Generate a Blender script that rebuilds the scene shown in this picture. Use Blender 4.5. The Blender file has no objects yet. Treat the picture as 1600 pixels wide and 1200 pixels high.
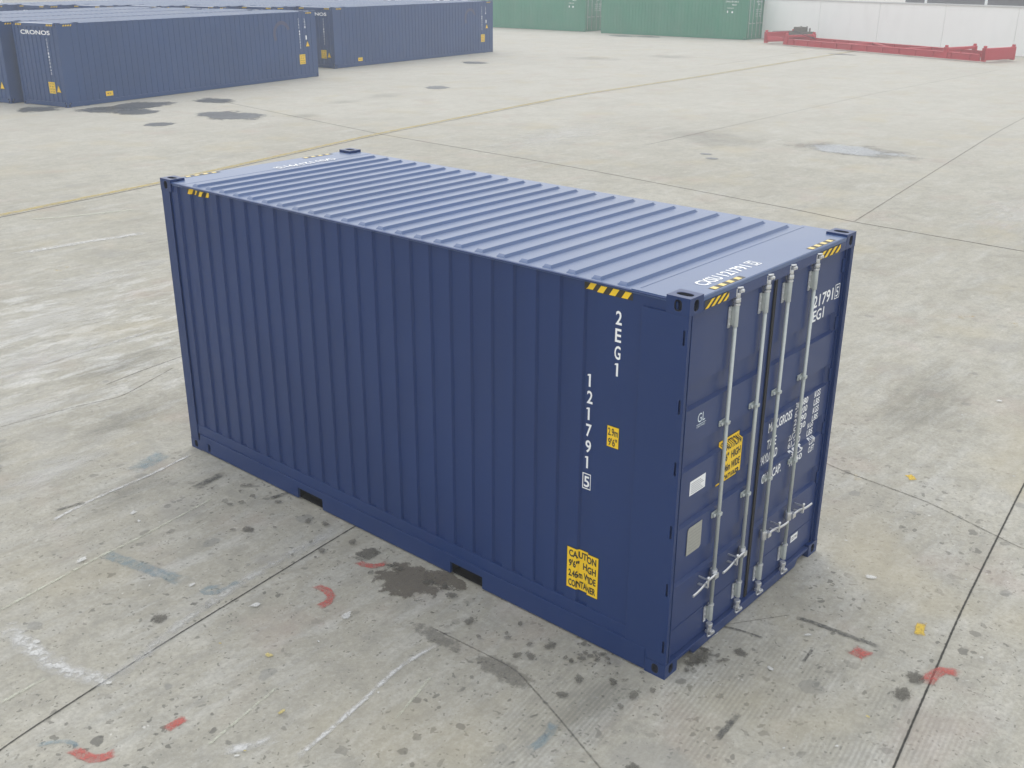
import bpy, bmesh, math, random
from mathutils import Matrix, Vector
R = math.radians
rnd = random.Random(7)
sc = bpy.context.scene
C = sc.collection

# ---------------------------------------------------------------- camera
cam_d = bpy.data.cameras.new("camera")
cam = bpy.data.objects.new("camera", cam_d)
C.objects.link(cam)
cam_d.sensor_width = 36.0
cam_d.lens = 36.887
cam_d.clip_start = 0.05
cam_d.clip_end = 3000.0
cam.matrix_world = Matrix(((0.657, 0.27772, -0.70088, -5.4917),
                           (-0.75389, 0.246, -0.60921, -3.2927),
                           (0.00322, 0.92863, 0.37098, 4.8407),
                           (0, 0, 0, 1)))
sc.camera = cam

# ---------------------------------------------------------------- sky, sun, exposure
SUN_EL, SUN_AZ = R(55), R(46)
w = bpy.data.worlds.new("World"); sc.world = w; w.use_nodes = True
nt = w.node_tree; nt.nodes.clear()
sky = nt.nodes.new("ShaderNodeTexSky"); sky.sky_type = 'NISHITA'; sky.sun_disc = False
sky.sun_elevation = SUN_EL; sky.sun_rotation = SUN_AZ
sky.air_density = 1.0; sky.dust_density = 10.0; sky.ozone_density = 1.0
hsv = nt.nodes.new("ShaderNodeHueSaturation"); hsv.inputs['Saturation'].default_value = 0.35
bg = nt.nodes.new("ShaderNodeBackground"); bg.inputs['Strength'].default_value = 0.15
wo = nt.nodes.new("ShaderNodeOutputWorld")
# the cloud layer evens the sky out
cl = nt.nodes.new("ShaderNodeMix"); cl.data_type = 'RGBA'; cl.inputs[0].default_value = 0.82
cl.inputs[7].default_value = (8.4, 8.7, 9.0, 1)
nt.links.new(sky.outputs[0], hsv.inputs['Color']); nt.links.new(hsv.outputs[0], cl.inputs[6]); nt.links.new(cl.outputs[2], bg.inputs['Color'])
nt.links.new(bg.outputs[0], wo.inputs['Surface'])
sd = bpy.data.lights.new("sun", 'SUN'); sd.energy = 0.5; sd.angle = R(70); sd.color = (1.0, 0.97, 0.92)
sun = bpy.data.objects.new("sun", sd); C.objects.link(sun)
# direction towards the sun
sv = Vector((math.sin(SUN_AZ) * math.cos(SUN_EL), math.cos(SUN_AZ) * math.cos(SUN_EL), math.sin(SUN_EL)))
sun.rotation_euler = sv.to_track_quat('Z', 'Y').to_euler()
sun.location = (0, 0, 30)
sc.view_settings.view_transform = 'Standard'; sc.view_settings.look = 'None'
sc.view_settings.gamma = 1.0; sc.view_settings.exposure = 0.0
sc.cycles.volume_bounces = 3
sc.cycles.max_bounces = 8

# ---------------------------------------------------------------- materials
def nodes(name):
    m = bpy.data.materials.new(name); m.use_nodes = True
    t = m.node_tree; b = t.nodes['Principled BSDF']
    return m, t, b
def N(t, typ, **kw):
    n = t.nodes.new(typ)
    for k, v in kw.items():
        if k in n.inputs: n.inputs[k].default_value = v
        else: setattr(n, k, v)
    return n
def noise(t, vec, scale, detail=4, rough=.55, dist=0):
    n = N(t, 'ShaderNodeTexNoise'); n.inputs['Scale'].default_value = scale
    n.inputs['Detail'].default_value = detail; n.inputs['Roughness'].default_value = rough
    n.inputs['Distortion'].default_value = dist
    if vec: t.links.new(vec, n.inputs['Vector'])
    return n.outputs['Fac']
def mapr(t, v, a, b, c=0, d=1, smooth=True):
    n = N(t, 'ShaderNodeMapRange'); n.clamp = True
    if smooth: n.interpolation_type = 'SMOOTHSTEP'
    t.links.new(v, n.inputs[0])
    for i, x in enumerate((a, b, c, d)): n.inputs[i + 1].default_value = x
    return n.outputs[0]
def mth(t, op, a, b=None, clamp=False):
    n = N(t, 'ShaderNodeMath'); n.operation = op; n.use_clamp = clamp
    for i, v in enumerate((a, b)):
        if v is None: continue
        if isinstance(v, (int, float)): n.inputs[i].default_value = v
        else: t.links.new(v, n.inputs[i])
    return n.outputs[0]
def mixc(t, f, a, b, mode='MIX'):
    n = N(t, 'ShaderNodeMix'); n.data_type = 'RGBA'; n.blend_type = mode
    for s, v in ((n.inputs[0], f), (n.inputs[6], a), (n.inputs[7], b)):
        if isinstance(v, (int, float)): s.default_value = v
        elif isinstance(v, tuple): s.default_value = v + (1,) if len(v) == 3 else v
        else: t.links.new(v, s)
    return n.outputs[2]
def objco(t, scale=None, rot=0):
    c = N(t, 'ShaderNodeTexCoord').outputs['Object']
    if scale or rot:
        m = N(t, 'ShaderNodeMapping'); t.links.new(c, m.inputs['Vector'])
        m.inputs['Rotation'].default_value = (0, 0, rot)
        if scale: m.inputs['Scale'].default_value = scale
        return m.outputs[0]
    return c
def paint(name, col, rough=.33, var=.05, wave=.05, dust=.10, spec=.5, coat=0):
    m, t, b = nodes(name)
    b.inputs['Coat Weight'].default_value = coat; b.inputs['Coat Roughness'].default_value = .25
    c = objco(t)
    n1 = noise(t, c, .7, 2)
    dark = tuple(x * (1 - var) for x in col); lite = tuple(min(1, x * (1 + var)) for x in col)
    cc = mixc(t, mapr(t, n1, .3, .7), dark, lite)
    n2 = noise(t, objco(t, (1, 1, .5)), .9, 2, .5)
    cc = mixc(t, mth(t, 'MULTIPLY', mapr(t, n2, .3, .9), dust), cc, (.32, .32, .30))
    t.links.new(cc, b.inputs['Base Color'])
    b.inputs['Roughness'].default_value = rough
    b.inputs['Specular IOR Level'].default_value = spec
    return m
def plain(name, col, rough=.5, metal=0, var=.1, scale=20):
    m, t, b = nodes(name)
    n1 = noise(t, objco(t), scale, 4)
    cc = mixc(t, n1, tuple(x * (1 - var) for x in col), tuple(min(1, x * (1 + var)) for x in col))
    t.links.new(cc, b.inputs['Base Color'])
    b.inputs['Roughness'].default_value = rough; b.inputs['Metallic'].default_value = metal
    return m
M = {}
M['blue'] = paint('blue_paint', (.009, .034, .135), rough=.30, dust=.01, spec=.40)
M['skylitblue'] = paint('blue_paint_skylit', (.034, .085, .225), rough=.33, dust=.12, spec=.6, coat=.38)  # same blue, lightened and coated to imitate bright sky on the top
M['doorblue'] = paint('blue_door_paint', (.012, .036, .140), rough=.34, dust=.08)
M['green'] = paint('green_paint', (.008, .20, .11), rough=.4, dust=.10)
M['red'] = paint('red_paint', (.46, .012, .03), rough=.5, dust=.06)
M['galv'] = plain('galvanised_steel', (.50, .535, .52), .42, .3, .12, 40)
M['zinc'] = plain('bright_zinc_steel', (.70, .71, .72), .28, .75, .15, 40)
M['rubber'] = plain('black_rubber', (.018, .018, .02), .7)
M['hole'] = plain('dark_opening_shade', (.012, .016, .03), .8)  # near black stands in for the shade inside openings
M['under'] = plain('underside_tar_pocket_shade', (.008, .008, .009), .9)  # near black for the underside; imitates deep shade in the fork pockets
M['under'].node_tree.nodes['Principled BSDF'].inputs['Specular IOR Level'].default_value = .05
M['white'] = plain('white_lettering_vinyl', (.90, .91, .92), .45, 0, .03)
M['yellow'] = plain('yellow_vinyl', (.92, .60, .015), .4, 0, .05)
M['yellowtop'] = plain('yellow_vinyl_skysheen', (.78, .60, .18), .35, 0, .05)  # yellow paled to imitate sky reflection on the upward-facing stickers
M['black'] = plain('black_vinyl', (.03, .028, .02), .45)
M['plate'] = plain('aluminium_plate', (.42, .42, .38), .5, .3, .15, 60)
M['grey_print'] = plain('grey_print', (.35, .36, .38), .5)
M['lightblue'] = plain('pale_blue_vinyl', (.74, .84, .88), .5)
M['oldred'] = plain('faded_red_emblem', (.045, .05, .12), .4)
M['motor'] = plain('dusty_machine_grey', (.12, .11, .09), .7)
M['post'] = plain('white_painted_steel', (.75, .76, .76), .5)

# ---------------------------------------------------------------- mesh helpers
def tag(o, label=None, cat=None, group=None, kind=None):
    if label: o['label'] = label
    if cat: o['category'] = cat
    if group: o['group'] = group
    if kind: o['kind'] = kind
    return o
def empty(name, loc=(0, 0, 0), rz=0):
    o = bpy.data.objects.new(name, None); C.objects.link(o)
    o.empty_display_size = .3; o.location = loc; o.rotation_euler = (0, 0, rz)
    return o
def obj(name, bm, mats, parent=None, bevel=0, smooth=False, whole=False):
    if parent and not whole:
        gs = pieces(bm)
        if len(gs) > 1:
            first = None
            for g_ in gs:
                keep = {v.index for c in g_ for v in c}
                b2 = bm.copy(); b2.verts.ensure_lookup_table()
                bmesh.ops.delete(b2, geom=[v for v in b2.verts if v.index not in keep], context='VERTS')
                o = obj(name, b2, mats, parent, bevel, smooth, True); first = first or o
            bm.free(); return first
    me = bpy.data.meshes.new(name)
    bm.normal_update(); bm.to_mesh(me); bm.free()
    for m in (mats if isinstance(mats, (list, tuple)) else [mats]): me.materials.append(m)
    if smooth:
        for p in me.polygons: p.use_smooth = True
    o = bpy.data.objects.new(name, me); C.objects.link(o)
    if parent: o.parent = parent
    if bevel:
        md = o.modifiers.new('bevel', 'BEVEL'); md.width = bevel; md.segments = 2; md.limit_method = 'ANGLE'
        md.angle_limit = R(40)
    return o
def pieces(bm):
    """groups of loose islands that lie close together"""
    bm.verts.index_update(); seen = set(); isl = []
    for v in bm.verts:
        if v.index in seen: continue
        st = [v]; seen.add(v.index); cur = []
        while st:
            a = st.pop(); cur.append(a)
            for e in a.link_edges:
                b_ = e.other_vert(a)
                if b_.index not in seen: seen.add(b_.index); st.append(b_)
        isl.append(cur)
    if len(isl) == 1 or len(isl) > 400: return [isl]
    bb = []
    for c in isl:
        lo = [min(v.co[i] for v in c) for i in range(3)]; hi = [max(v.co[i] for v in c) for i in range(3)]
        bb.append((lo, hi, max(h - l for h, l in zip(hi, lo))))
    grp = list(range(len(isl)))
    def root(i):
        while grp[i] != i: i = grp[i]
        return i
    for i in range(len(isl)):
        for j in range(i):
            g2_ = sum(max(0, bb[i][0][k] - bb[j][1][k], bb[j][0][k] - bb[i][1][k]) ** 2 for k in range(3)) ** .5
            if g2_ <= max(.02, .5 * max(bb[i][2], bb[j][2])): grp[root(i)] = root(j)
    out = {}
    for i in range(len(isl)): out.setdefault(root(i), []).append(isl[i])
    return list(out.values())
def box(bm, x0, y0, z0, x1, y1, z1, mi=0):
    v = [bm.verts.new(p) for p in ((x0, y0, z0), (x1, y0, z0), (x1, y1, z0), (x0, y1, z0),
                                   (x0, y0, z1), (x1, y0, z1), (x1, y1, z1), (x0, y1, z1))]
    for f in ((0, 3, 2, 1), (4, 5, 6, 7), (0, 1, 5, 4), (1, 2, 6, 5), (2, 3, 7, 6), (3, 0, 4, 7)):
        bm.faces.new([v[i] for i in f]).material_index = mi
    return v
def tube(bm, p0, p1, r, n=12, mi=0, r1=None):
    p0 = Vector(p0); p1 = Vector(p1); r1 = r if r1 is None else r1
    d = (p1 - p0).normalized(); a = d.orthogonal().normalized(); b = d.cross(a)
    A, B = [], []
    for i in range(n):
        t = 2 * math.pi * i / n; o = a * math.cos(t) + b * math.sin(t)
        A.append(bm.verts.new(p0 + o * r)); B.append(bm.verts.new(p1 + o * r1))
    for i in range(n):
        j = (i + 1) % n; f = bm.faces.new((A[i], A[j], B[j], B[i])); f.material_index = mi; f.smooth = True
    bm.faces.new(A[::-1]).material_index = mi; bm.faces.new(B).material_index = mi
def sweep(bm, pts, r, n=10, flat=1.0, mi=0):
    """round bar through points"""
    P = [Vector(p) for p in pts]; rings = []
    for i, p in enumerate(P):
        d = (P[min(i + 1, len(P) - 1)] - P[max(i - 1, 0)]).normalized()
        a = d.cross(Vector((0, 1, 0)))
        if a.length < .01: a = Vector((1, 0, 0))
        a.normalize(); b = d.cross(a)
        rings.append([bm.verts.new(p + a * math.cos(2 * math.pi * k / n) * r + b * math.sin(2 * math.pi * k / n) * r * flat) for k in range(n)])
    for A, B in zip(rings, rings[1:]):
        for i in range(n):
            j = (i + 1) % n; f = bm.faces.new((A[i], A[j], B[j], B[i])); f.smooth = True; f.material_index = mi
    bm.faces.new(rings[0][::-1]).material_index = mi; bm.faces.new(rings[-1]).material_index = mi
def prism(bm, poly, fn, d0, d1, mi=0):
    """poly in (s,t); fn(s,t,d)->xyz"""
    A = [bm.verts.new(fn(s, t, d0)) for s, t in poly]; B = [bm.verts.new(fn(s, t, d1)) for s, t in poly]
    n = len(poly)
    bm.faces.new(A).material_index = mi; bm.faces.new(B[::-1]).material_index = mi
    for i in range(n):
        j = (i + 1) % n; bm.faces.new((A[j], A[i], B[i], B[j])).material_index = mi
def holed_plate(bm, ss, ts, holes, fn, d0, d1, mi=0):
    """plate over the grid ss x ts with rectangular holes (s0,s1,t0,t1); fn(s,t,d)"""
    S = sorted(set([round(v, 5) for v in ss] + [round(h[i], 5) for h in holes for i in (0, 1)]))
    T = sorted(set([round(v, 5) for v in ts] + [round(h[i], 5) for h in holes for i in (2, 3)]))
    def solid(i, j):
        if not (0 <= i < len(S) - 1 and 0 <= j < len(T) - 1): return False
        a, b = (S[i] + S[i + 1]) / 2, (T[j] + T[j + 1]) / 2
        return not any(h[0] < a < h[1] and h[2] < b < h[3] for h in holes)
    V = {}
    def v(i, j, k):
        if (i, j, k) not in V: V[i, j, k] = bm.verts.new(fn(S[i], T[j], (d0, d1)[k]))
        return V[i, j, k]
    for i in range(len(S) - 1):
        for j in range(len(T) - 1):
            if not solid(i, j): continue
            bm.faces.new((v(i, j, 0), v(i + 1, j, 0), v(i + 1, j + 1, 0), v(i, j + 1, 0))).material_index = mi
            bm.faces.new((v(i, j, 1), v(i, j + 1, 1), v(i + 1, j + 1, 1), v(i + 1, j, 1))).material_index = mi
            for (a, b, p, q) in ((i - 1, j, (i, j), (i, j + 1)), (i + 1, j, (i + 1, j + 1), (i + 1, j)),
                                 (i, j - 1, (i + 1, j), (i, j)), (i, j + 1, (i, j + 1), (i + 1, j + 1))):
                if not solid(a, b):
                    bm.faces.new((v(*p, 0), v(*p, 1), v(*q, 1), v(*q, 0))).material_index = mi

# text as flat outlines: list of polygons in (s,t), cap height 1, lower left at 0,0
_tc = {}
def glyphs(s, bold=.012):
    if (s, bold) in _tc: return _tc[s, bold]
    cu = bpy.data.curves.new('txt', 'FONT'); cu.body = s; cu.size = 1; cu.offset = bold; cu.resolution_u = 3
    cu.fill_mode = 'FRONT'
    o = bpy.data.objects.new('txt', cu); C.objects.link(o)
    bpy.context.view_layer.update()
    dg = bpy.context.evaluated_depsgraph_get()
    me = bpy.data.meshes.new_from_object(o.evaluated_get(dg))
    vs = [(v.co.x, v.co.y) for v in me.vertices]; fs = [list(p.vertices) for p in me.polygons]
    bpy.data.objects.remove(o); bpy.data.curves.remove(cu); bpy.data.meshes.remove(me)
    x0 = min(v[0] for v in vs); x1 = max(v[0] for v in vs)
    H = .73
    vs = [((x - x0) / H, y / H) for x, y in vs]
    _tc[s, bold] = (vs, fs, (x1 - x0) / H)
    return _tc[s, bold]
def text(bm, s, h, s0, t0, fn, d, width=None, cond=.72, mi=0, bold=.012, cuts=None, tcuts=None):
    """add text; baseline start s0,t0, cap height h; fn(s,t,d)"""
    vs, fs, wd = glyphs(s, bold)
    k = (width / wd) if width else h * cond
    t2 = bmesh.new()
    vv = [t2.verts.new((x * k, y * h, 0)) for x, y in vs]
    for f in fs:
        try: t2.faces.new([vv[i] for i in f])
        except ValueError: pass
    for v in t2.verts: v.co.x += s0; v.co.y += t0
    if cuts:
        for c in cuts:
            bmesh.ops.bisect_plane(t2, geom=t2.verts[:] + t2.edges[:] + t2.faces[:], plane_co=(c, 0, 0), plane_no=(1, 0, 0))
    for c in tcuts or []:
        bmesh.ops.bisect_plane(t2, geom=t2.verts[:] + t2.edges[:] + t2.faces[:], plane_co=(0, c, 0), plane_no=(0, 1, 0))
    mp = {}
    for v in t2.verts: mp[v] = bm.verts.new(fn(v.co.x, v.co.y, d))
    for f in t2.faces:
        g = bm.faces.new([mp[v] for v in f.verts]); g.material_index = mi
    t2.free()
def rect(bm, s0, s1, t0, t1, fn, d, cuts=None, mi=0, skew=0, clip=None, tcuts=None):
    t2 = bmesh.new()
    P = [(s0, t0), (s1, t0), (s1 + skew, t1), (s0 + skew, t1)]
    t2.faces.new([t2.verts.new((a, b, 0)) for a, b in P])
    def cut(co, no, clear=False):
        bmesh.ops.bisect_plane(t2, geom=t2.verts[:] + t2.edges[:] + t2.faces[:], plane_co=co, plane_no=no, clear_outer=clear)
    for c in cuts or []: cut((c, 0, 0), (1, 0, 0))
    for c in tcuts or []: cut((0, c, 0), (0, 1, 0))
    if clip: cut((clip[0], 0, 0), (-1, 0, 0), True); cut((clip[1], 0, 0), (1, 0, 0), True)
    mp = {v: bm.verts.new(fn(v.co.x, v.co.y, d)) for v in t2.verts}
    for f in t2.faces: bm.faces.new([mp[v] for v in f.verts]).material_index = mi
    t2.free()
def frame(bm, s0, s1, t0, t1, wd, fn, d, mi=0, cuts=None):
    rect(bm, s0, s1, t0, t0 + wd, fn, d, cuts, mi); rect(bm, s0, s1, t1 - wd, t1, fn, d, cuts, mi)
    rect(bm, s0, s0 + wd, t0 + wd, t1 - wd, fn, d, cuts, mi); rect(bm, s1 - wd, s1, t0 + wd, t1 - wd, fn, d, cuts, mi)

# corner casting: block with an oval pocket in each face
CL, CW, CH = .178, .162, .118
def casting_bm():
    bm = bmesh.new(); n = 24
    dims = (CW, CL, CH)
    for ax in range(3):
        u, v = [(1, 2), (0, 2), (0, 1)][ax]
        hu, hv = {0: (.050, .026), 1: (.042, .028), 2: (.030, .058)}[ax]
        if ax == 0: hu, hv = .027, .036
        if ax == 1: hu, hv = .026, .036
        for side in (0, 1):
            def P(a, b, dep):
                p = [0, 0, 0]; p[u] = dims[u] / 2 + a; p[v] = dims[v] / 2 + b
                p[ax] = dims[ax] - dep if side else dep
                return p
            outer, inner, deep = [], [], []
            U, V = dims[u] / 2, dims[v] / 2
            angs = sorted([2 * math.pi * k / n for k in range(n)] + [math.atan2(V * a, U * b) % (2 * math.pi) for a in (1, -1) for b in (1, -1)])
            for t in angs:
                c, s = math.cos(t), math.sin(t)
                k = min(U / abs(c) if abs(c) > 1e-9 else 1e9, V / abs(s) if abs(s) > 1e-9 else 1e9)
                outer.append(bm.verts.new(P(c * k, s * k, 0)))
                # superellipse hole
                q = (abs(c / hu) ** 3 + abs(s / hv) ** 3) ** (-1 / 3)
                inner.append(bm.verts.new(P(c * q, s * q, 0.0))); deep.append(bm.verts.new(P(c * q, s * q, .034)))
            m = len(angs)
            for i in range(m):
                j = (i + 1) % m
                bm.faces.new((outer[i], outer[j], inner[j], inner[i]))
                bm.faces.new((inner[i], inner[j], deep[j], deep[i])).material_index = 1
            bm.faces.new(deep).material_index = 1
    bmesh.ops.remove_doubles(bm, verts=bm.verts[:], dist=1e-5)
    bmesh.ops.recalc_face_normals(bm, faces=bm.faces[:])
    return bm
_cm = {}
def castings(parent, L, W, H, mat, ys=None):
    if mat.name not in _cm:
        o = obj('corner_casting', casting_bm(), [mat, M['hole']], parent, bevel=.007); _cm[mat.name] = o; first = True
    else: first = False
    base = _cm[mat.name]
    for y in (ys or (0, L - CL)):
        for x in (0, W - CW):
            for z in (0, H - CH):
                if first: o = base; first = False
                else:
                    o = base.copy(); C.objects.link(o); o.parent = parent
                o.location = (x, y, z)

# ---------------------------------------------------------------- container pieces
def corr(y, y0, pitch, nn, d, wi=.080, sl=.013):
    """depth of the side corrugation at y (0 outer, d inner). groove k ends (small-y side) at y0+k*pitch"""
    k = math.floor((y - y0) / pitch)
    if k < 0 or k >= nn: 
        return 0.0
    f = (y - y0) - k * pitch     # outer flat first, then slant in, inner flat, slant out
    of = pitch - wi - 2 * sl
    if f < of: return 0.0
    if f < of + sl: return d * (f - of) / sl
    if f < of + sl + wi: return d
    return d * (1 - (f - of - sl - wi) / sl)
def corr_cuts(y0, pitch, nn, wi=.080, sl=.013):
    of = pitch - wi - 2 * sl; c = []
    for k in range(nn):
        b = y0 + k * pitch
        c += [b + of, b + of + sl, b + of + sl + wi, b + pitch]
    return c
def side_wall(name, L, x_out, sgn, z0, z1, y0, pitch, nn, d, mat, parent, ya, yb):
    """corrugated wall; sgn=+1: interior towards +x"""
    bm = bmesh.new()
    ys = [ya] + corr_cuts(y0, pitch, nn) + [yb]
    A, B, A2, B2 = [], [], [], []
    for i, y in enumerate(ys):
        dd = corr(y + 1e-6, y0, pitch, nn, d)
        x = x_out + sgn * dd
        A.append(bm.verts.new((x, y, z0))); B.append(bm.verts.new((x, y, z1)))
        A2.append(bm.verts.new((x_out + sgn * (d + .012), y, z0))); B2.append(bm.verts.new((x_out + sgn * (d + .012), y, z1)))
    for i in range(len(ys) - 1):
        bm.faces.new((A[i], A[i + 1], B[i + 1], B[i])); bm.faces.new((A2[i], B2[i], B2[i + 1], A2[i + 1]))
        bm.faces.new((B[i], B[i + 1], B2[i + 1], B2[i])); bm.faces.new((A[i + 1], A[i], A2[i], A2[i + 1]))
    bm.faces.new((A[0], B[0], B2[0], A2[0])); bm.faces.new((A[-1], A2[-1], B2[-1], B[-1]))
    bmesh.ops.recalc_face_normals(bm, faces=bm.faces[:])
    return obj(name, bm, mat, parent)
def roof(W, zb, h, ribs, xa, xb, pitch, mat, parent, ya, yb, thick=.02, inset=.012):
    """ribs: list of y centres"""
    bm = bmesh.new()
    r1, r2 = .030, .047     # half top, half foot
    ys = [ya]
    for y in ribs: ys += [y - r2, y - r1, y + r1, y + r2]
    ys.append(yb)
    xs = [inset, xa, xa + .014, xa + .032, xb - .032, xb - .014, xb, W - inset]
    ramp = [0, 0, .5, 1, 1, .5, 0, 0]
    V = []
    for x, rr in zip(xs, ramp):
        row = []
        for j, y in enumerate(ys):
            f = 1 if (0 < j < len(ys) - 1 and (j - 1) % 4 in (1, 2)) else 0
            row.append(bm.verts.new((x, y, zb + h * f * rr)))
        V.append(row)
    for a, b in zip(V, V[1:]):
        for j in range(len(ys) - 1): bm.faces.new((a[j], b[j], b[j + 1], a[j + 1]))
    # thickness: skirt and underside
    c = [bm.verts.new(p) for p in ((inset, ya, zb - thick), (W - inset, ya, zb - thick), (W - inset, yb, zb - thick), (inset, yb, zb - thick))]
    bm.faces.new(c[::-1])
    bm.faces.new([r[0] for r in V] + [c[1], c[0]]); bm.faces.new([r[-1] for r in V][::-1] + [c[3], c[2]])
    bm.faces.new(V[0][::-1] + [c[0], c[3]]); bm.faces.new(V[-1] + [c[2], c[1]])
    bmesh.ops.recalc_face_normals(bm, faces=bm.faces[:])
    return obj('roof_panel', bm, mat, parent)
# mappings: near side (x=0, seen from -x), door end (y=0, seen from -y), roof
def hazard(parent, fn, s0, s1, t0, t1, n, ym, d=.002, cuts=None, name='hazard_sticker', lean=.6):
    bm = bmesh.new()
    rect(bm, s0, s1, t0, t1, fn, d, cuts, 1)
    w_ = (s1 - s0) / n; sk = (t1 - t0) * lean
    for i in range(n):
        a = s0 + i * w_ + w_ * .08
        rect(bm, a, a + w_ * .5, t0 + .003, t1 - .003, fn, d + .0012, cuts, 0, sk, (s0, s1))
    return obj(name, bm, [M[ym], M['black']], parent)

# ================================================================ THE BIG CONTAINER
L, W, H = 6.058, 2.438, 2.896
big = empty('shipping_container')
tag(big, 'dark blue container alone in the foreground, steel lock rods on its door end', 'shipping container')
castings(big, L, W, H, M['blue'])
PY0, PIT, NN, DEP = .628, .2155, 24, .019
XO = .018        # outer face of the near side panel
cy = corr_cuts(PY0, PIT, NN)
cyn = [-c for c in cy]
# near side map: s runs towards -y
def FN(s, t, d): return (XO + corr(-s, PY0, PIT, NN, DEP) - d, -s, t)
sp = side_wall('side_panel', L, XO, 1, .30, 2.856, PY0, PIT, NN, DEP, M['blue'], big, .10, L - .10)
side_wall('side_panel', L, W - XO, -1, .30, 2.856, PY0, PIT, NN, DEP, M['blue'], big, .10, L - .10)
# bottom rails with fork pockets
for s_, nm in ((0, 'bottom_rail'), (1, 'bottom_rail')):
    bm = bmesh.new()
    f = (lambda s, t, d: (d, s, t)) if s_ == 0 else (lambda s, t, d: (W - d, s, t))
    holed_plate(bm, [CL + .001, L - CL - .001], [.014, .195], [(1.80, 2.17, .014, .125), (3.86, 4.23, .014, .125), (5.70, 5.745, .03, .12)], f, -.003, .03)
    # sloping strip between rail and panel
    prism(bm, [(.36, .1952), (L - .12, .1952), (L - .12, .2998), (.36, .2998)],
          lambda s, t, d: f(s, t, d + (t - .1952) * .02), .0090, .04)
    # pad above the second pocket
    bmesh.ops.recalc_face_normals(bm, faces=bm.faces[:])
    obj(nm, bm, M['blue'], big, bevel=.002)
    bm = bmesh.new()
    for a, b in ((1.802, 2.168), (3.862, 4.228)):
        x0_, x1_ = (0.022, 0.5) if s_ == 0 else (W - .5, W - .022)
        box(bm, x0_, a - .02, .13, x1_, b + .02, .135); box(bm, x0_, a - .02, .0145, x1_, b + .02, .0215); box(bm, x0_, a - .02, .022, x1_, a - .002, .1295); box(bm, x0_, b + .002, .022, x1_, b + .02, .1295)
        xm = .10 if s_ == 0 else W - .11
        box(bm, xm, a - .001, .022, xm + .01, b + .001, .129)
    obj('fork_pocket', bm, M['under'], big)
# smooth plates next to the corners, with hinge slots near the door
slots = [2.63, 2.15, 1.70, 1.215, .75, .27]
for s_ in (0, 1):
    f = (lambda s, t, d: (d, s, t)) if s_ == 0 else (lambda s, t, d: (W - d, s, t))
    bm = bmesh.new()
    holed_plate(bm, [0.002, .36], [CH + .001, H - CH - .001], [(.022, .038, z - .05, z + .05) for z in slots], f, .0015, .0035 if 0 else .012)
    holed_plate(bm, [0.002, .045], [CH + .001, H - CH - .001], [], f, .045, .055)
    # front face of the post (door end)
    g = (lambda s, t, d: (s, d, t)) if s_ == 0 else (lambda s, t, d: (W - s, d, t))
    holed_plate(bm, [.013, .035], [CH + .001, H - CH - .001], [], g, .0035, .012)
    box(bm, *( (.055, .030, CH) if s_ == 0 else (W - .075, .030, CH)), *((.075, .16, H - CH) if s_ == 0 else (W - .055, .16, H - CH)))
    bmesh.ops.recalc_face_normals(bm, faces=bm.faces[:])
    obj('corner_post', bm, M['blue'], big, bevel=.0015)
    bm = bmesh.new()
    f2 = (lambda s, t, d: (d, L - s, t)) if s_ == 0 else (lambda s, t, d: (W - d, L - s, t))
    holed_plate(bm, [.002, .14], [CH + .001, H - CH - .001], [], f2, .0015, .012)
    g2 = (lambda s, t, d: (s, L - d, t)) if s_ == 0 else (lambda s, t, d: (W - s, L - d, t))
    holed_plate(bm, [.013, .16], [CH + .001, H - CH - .001], [], g2, .002, .012)
    bmesh.ops.recalc_face_normals(bm, faces=bm.faces[:])
    obj('corner_post', bm, M['blue'], big, bevel=.002)
# top rails
for x0_, x1_ in ((0, .05), (W - .05, W)):
    bm = bmesh.new(); box(bm, x0_, CL + .0015, 2.8565, x1_, L - CL - .0015, 2.868)
    obj('top_rail', bm, M['blue'], big, bevel=.004)
# roof
ribs = [.555 + k * (5.49 - .517) / 23 for k in range(24)]
rf = roof(W, 2.870, .021, ribs, .035, 2.325, .2, M['skylitblue'], big, .46, L - .36)
def FR(s, t, d): return (s, t, 2.8865 + d)
bm = bmesh.new()
def slab(y0, y1, z1, cut):
    # end plate with notches for the castings
    lo, hi = (y0, y0 + CL + .003) if cut == 0 else (y1 - CL - .003, y1)
    m0, m1 = (hi, y1) if cut == 0 else (y0, lo)
    prism(bm, [(CW + .002, lo), (W - CW - .002, lo), (W - CW - .002, hi), (W - .012, hi)] if False else
          ([(CW + .002, lo), (W - CW - .002, lo), (W - CW - .002, hi), (W - .010, hi), (W - .010, m1), (.010, m1), (.010, hi), (CW + .002, hi)] if cut == 0 else
           [(CW + .002, hi), (CW + .002, lo), (.010, lo), (.010, m0), (W - .010, m0), (W - .010, lo), (W - CW - .002, lo), (W - CW - .002, hi)]),
          lambda s, t, d: (s, t, d), z1 - .03, z1)
slab(.001, .4595, 2.8765, 0); slab(L - .359, L - .001, 2.8720, 1)
bmesh.ops.recalc_face_normals(bm, faces=bm.faces[:])
obj('roof_end_plate', bm, M['skylitblue'], big, bevel=.003)
bm = bmesh.new(); 
prism(bm, [(CW + .004, .008), (W - CW - .004, .008), (W - CW - .004, .20), (W - .20, .205), (.20, .205), (CW + .004, .20)], lambda s, t, d: (s, t, d), 2.8767, 2.8792)
box(bm, .06, .415, 2.8767, W - .06, .419, 2.8782)
bmesh.ops.recalc_face_normals(bm, faces=bm.faces[:])
obj('header_cover', bm, M['skylitblue'], big)
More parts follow.
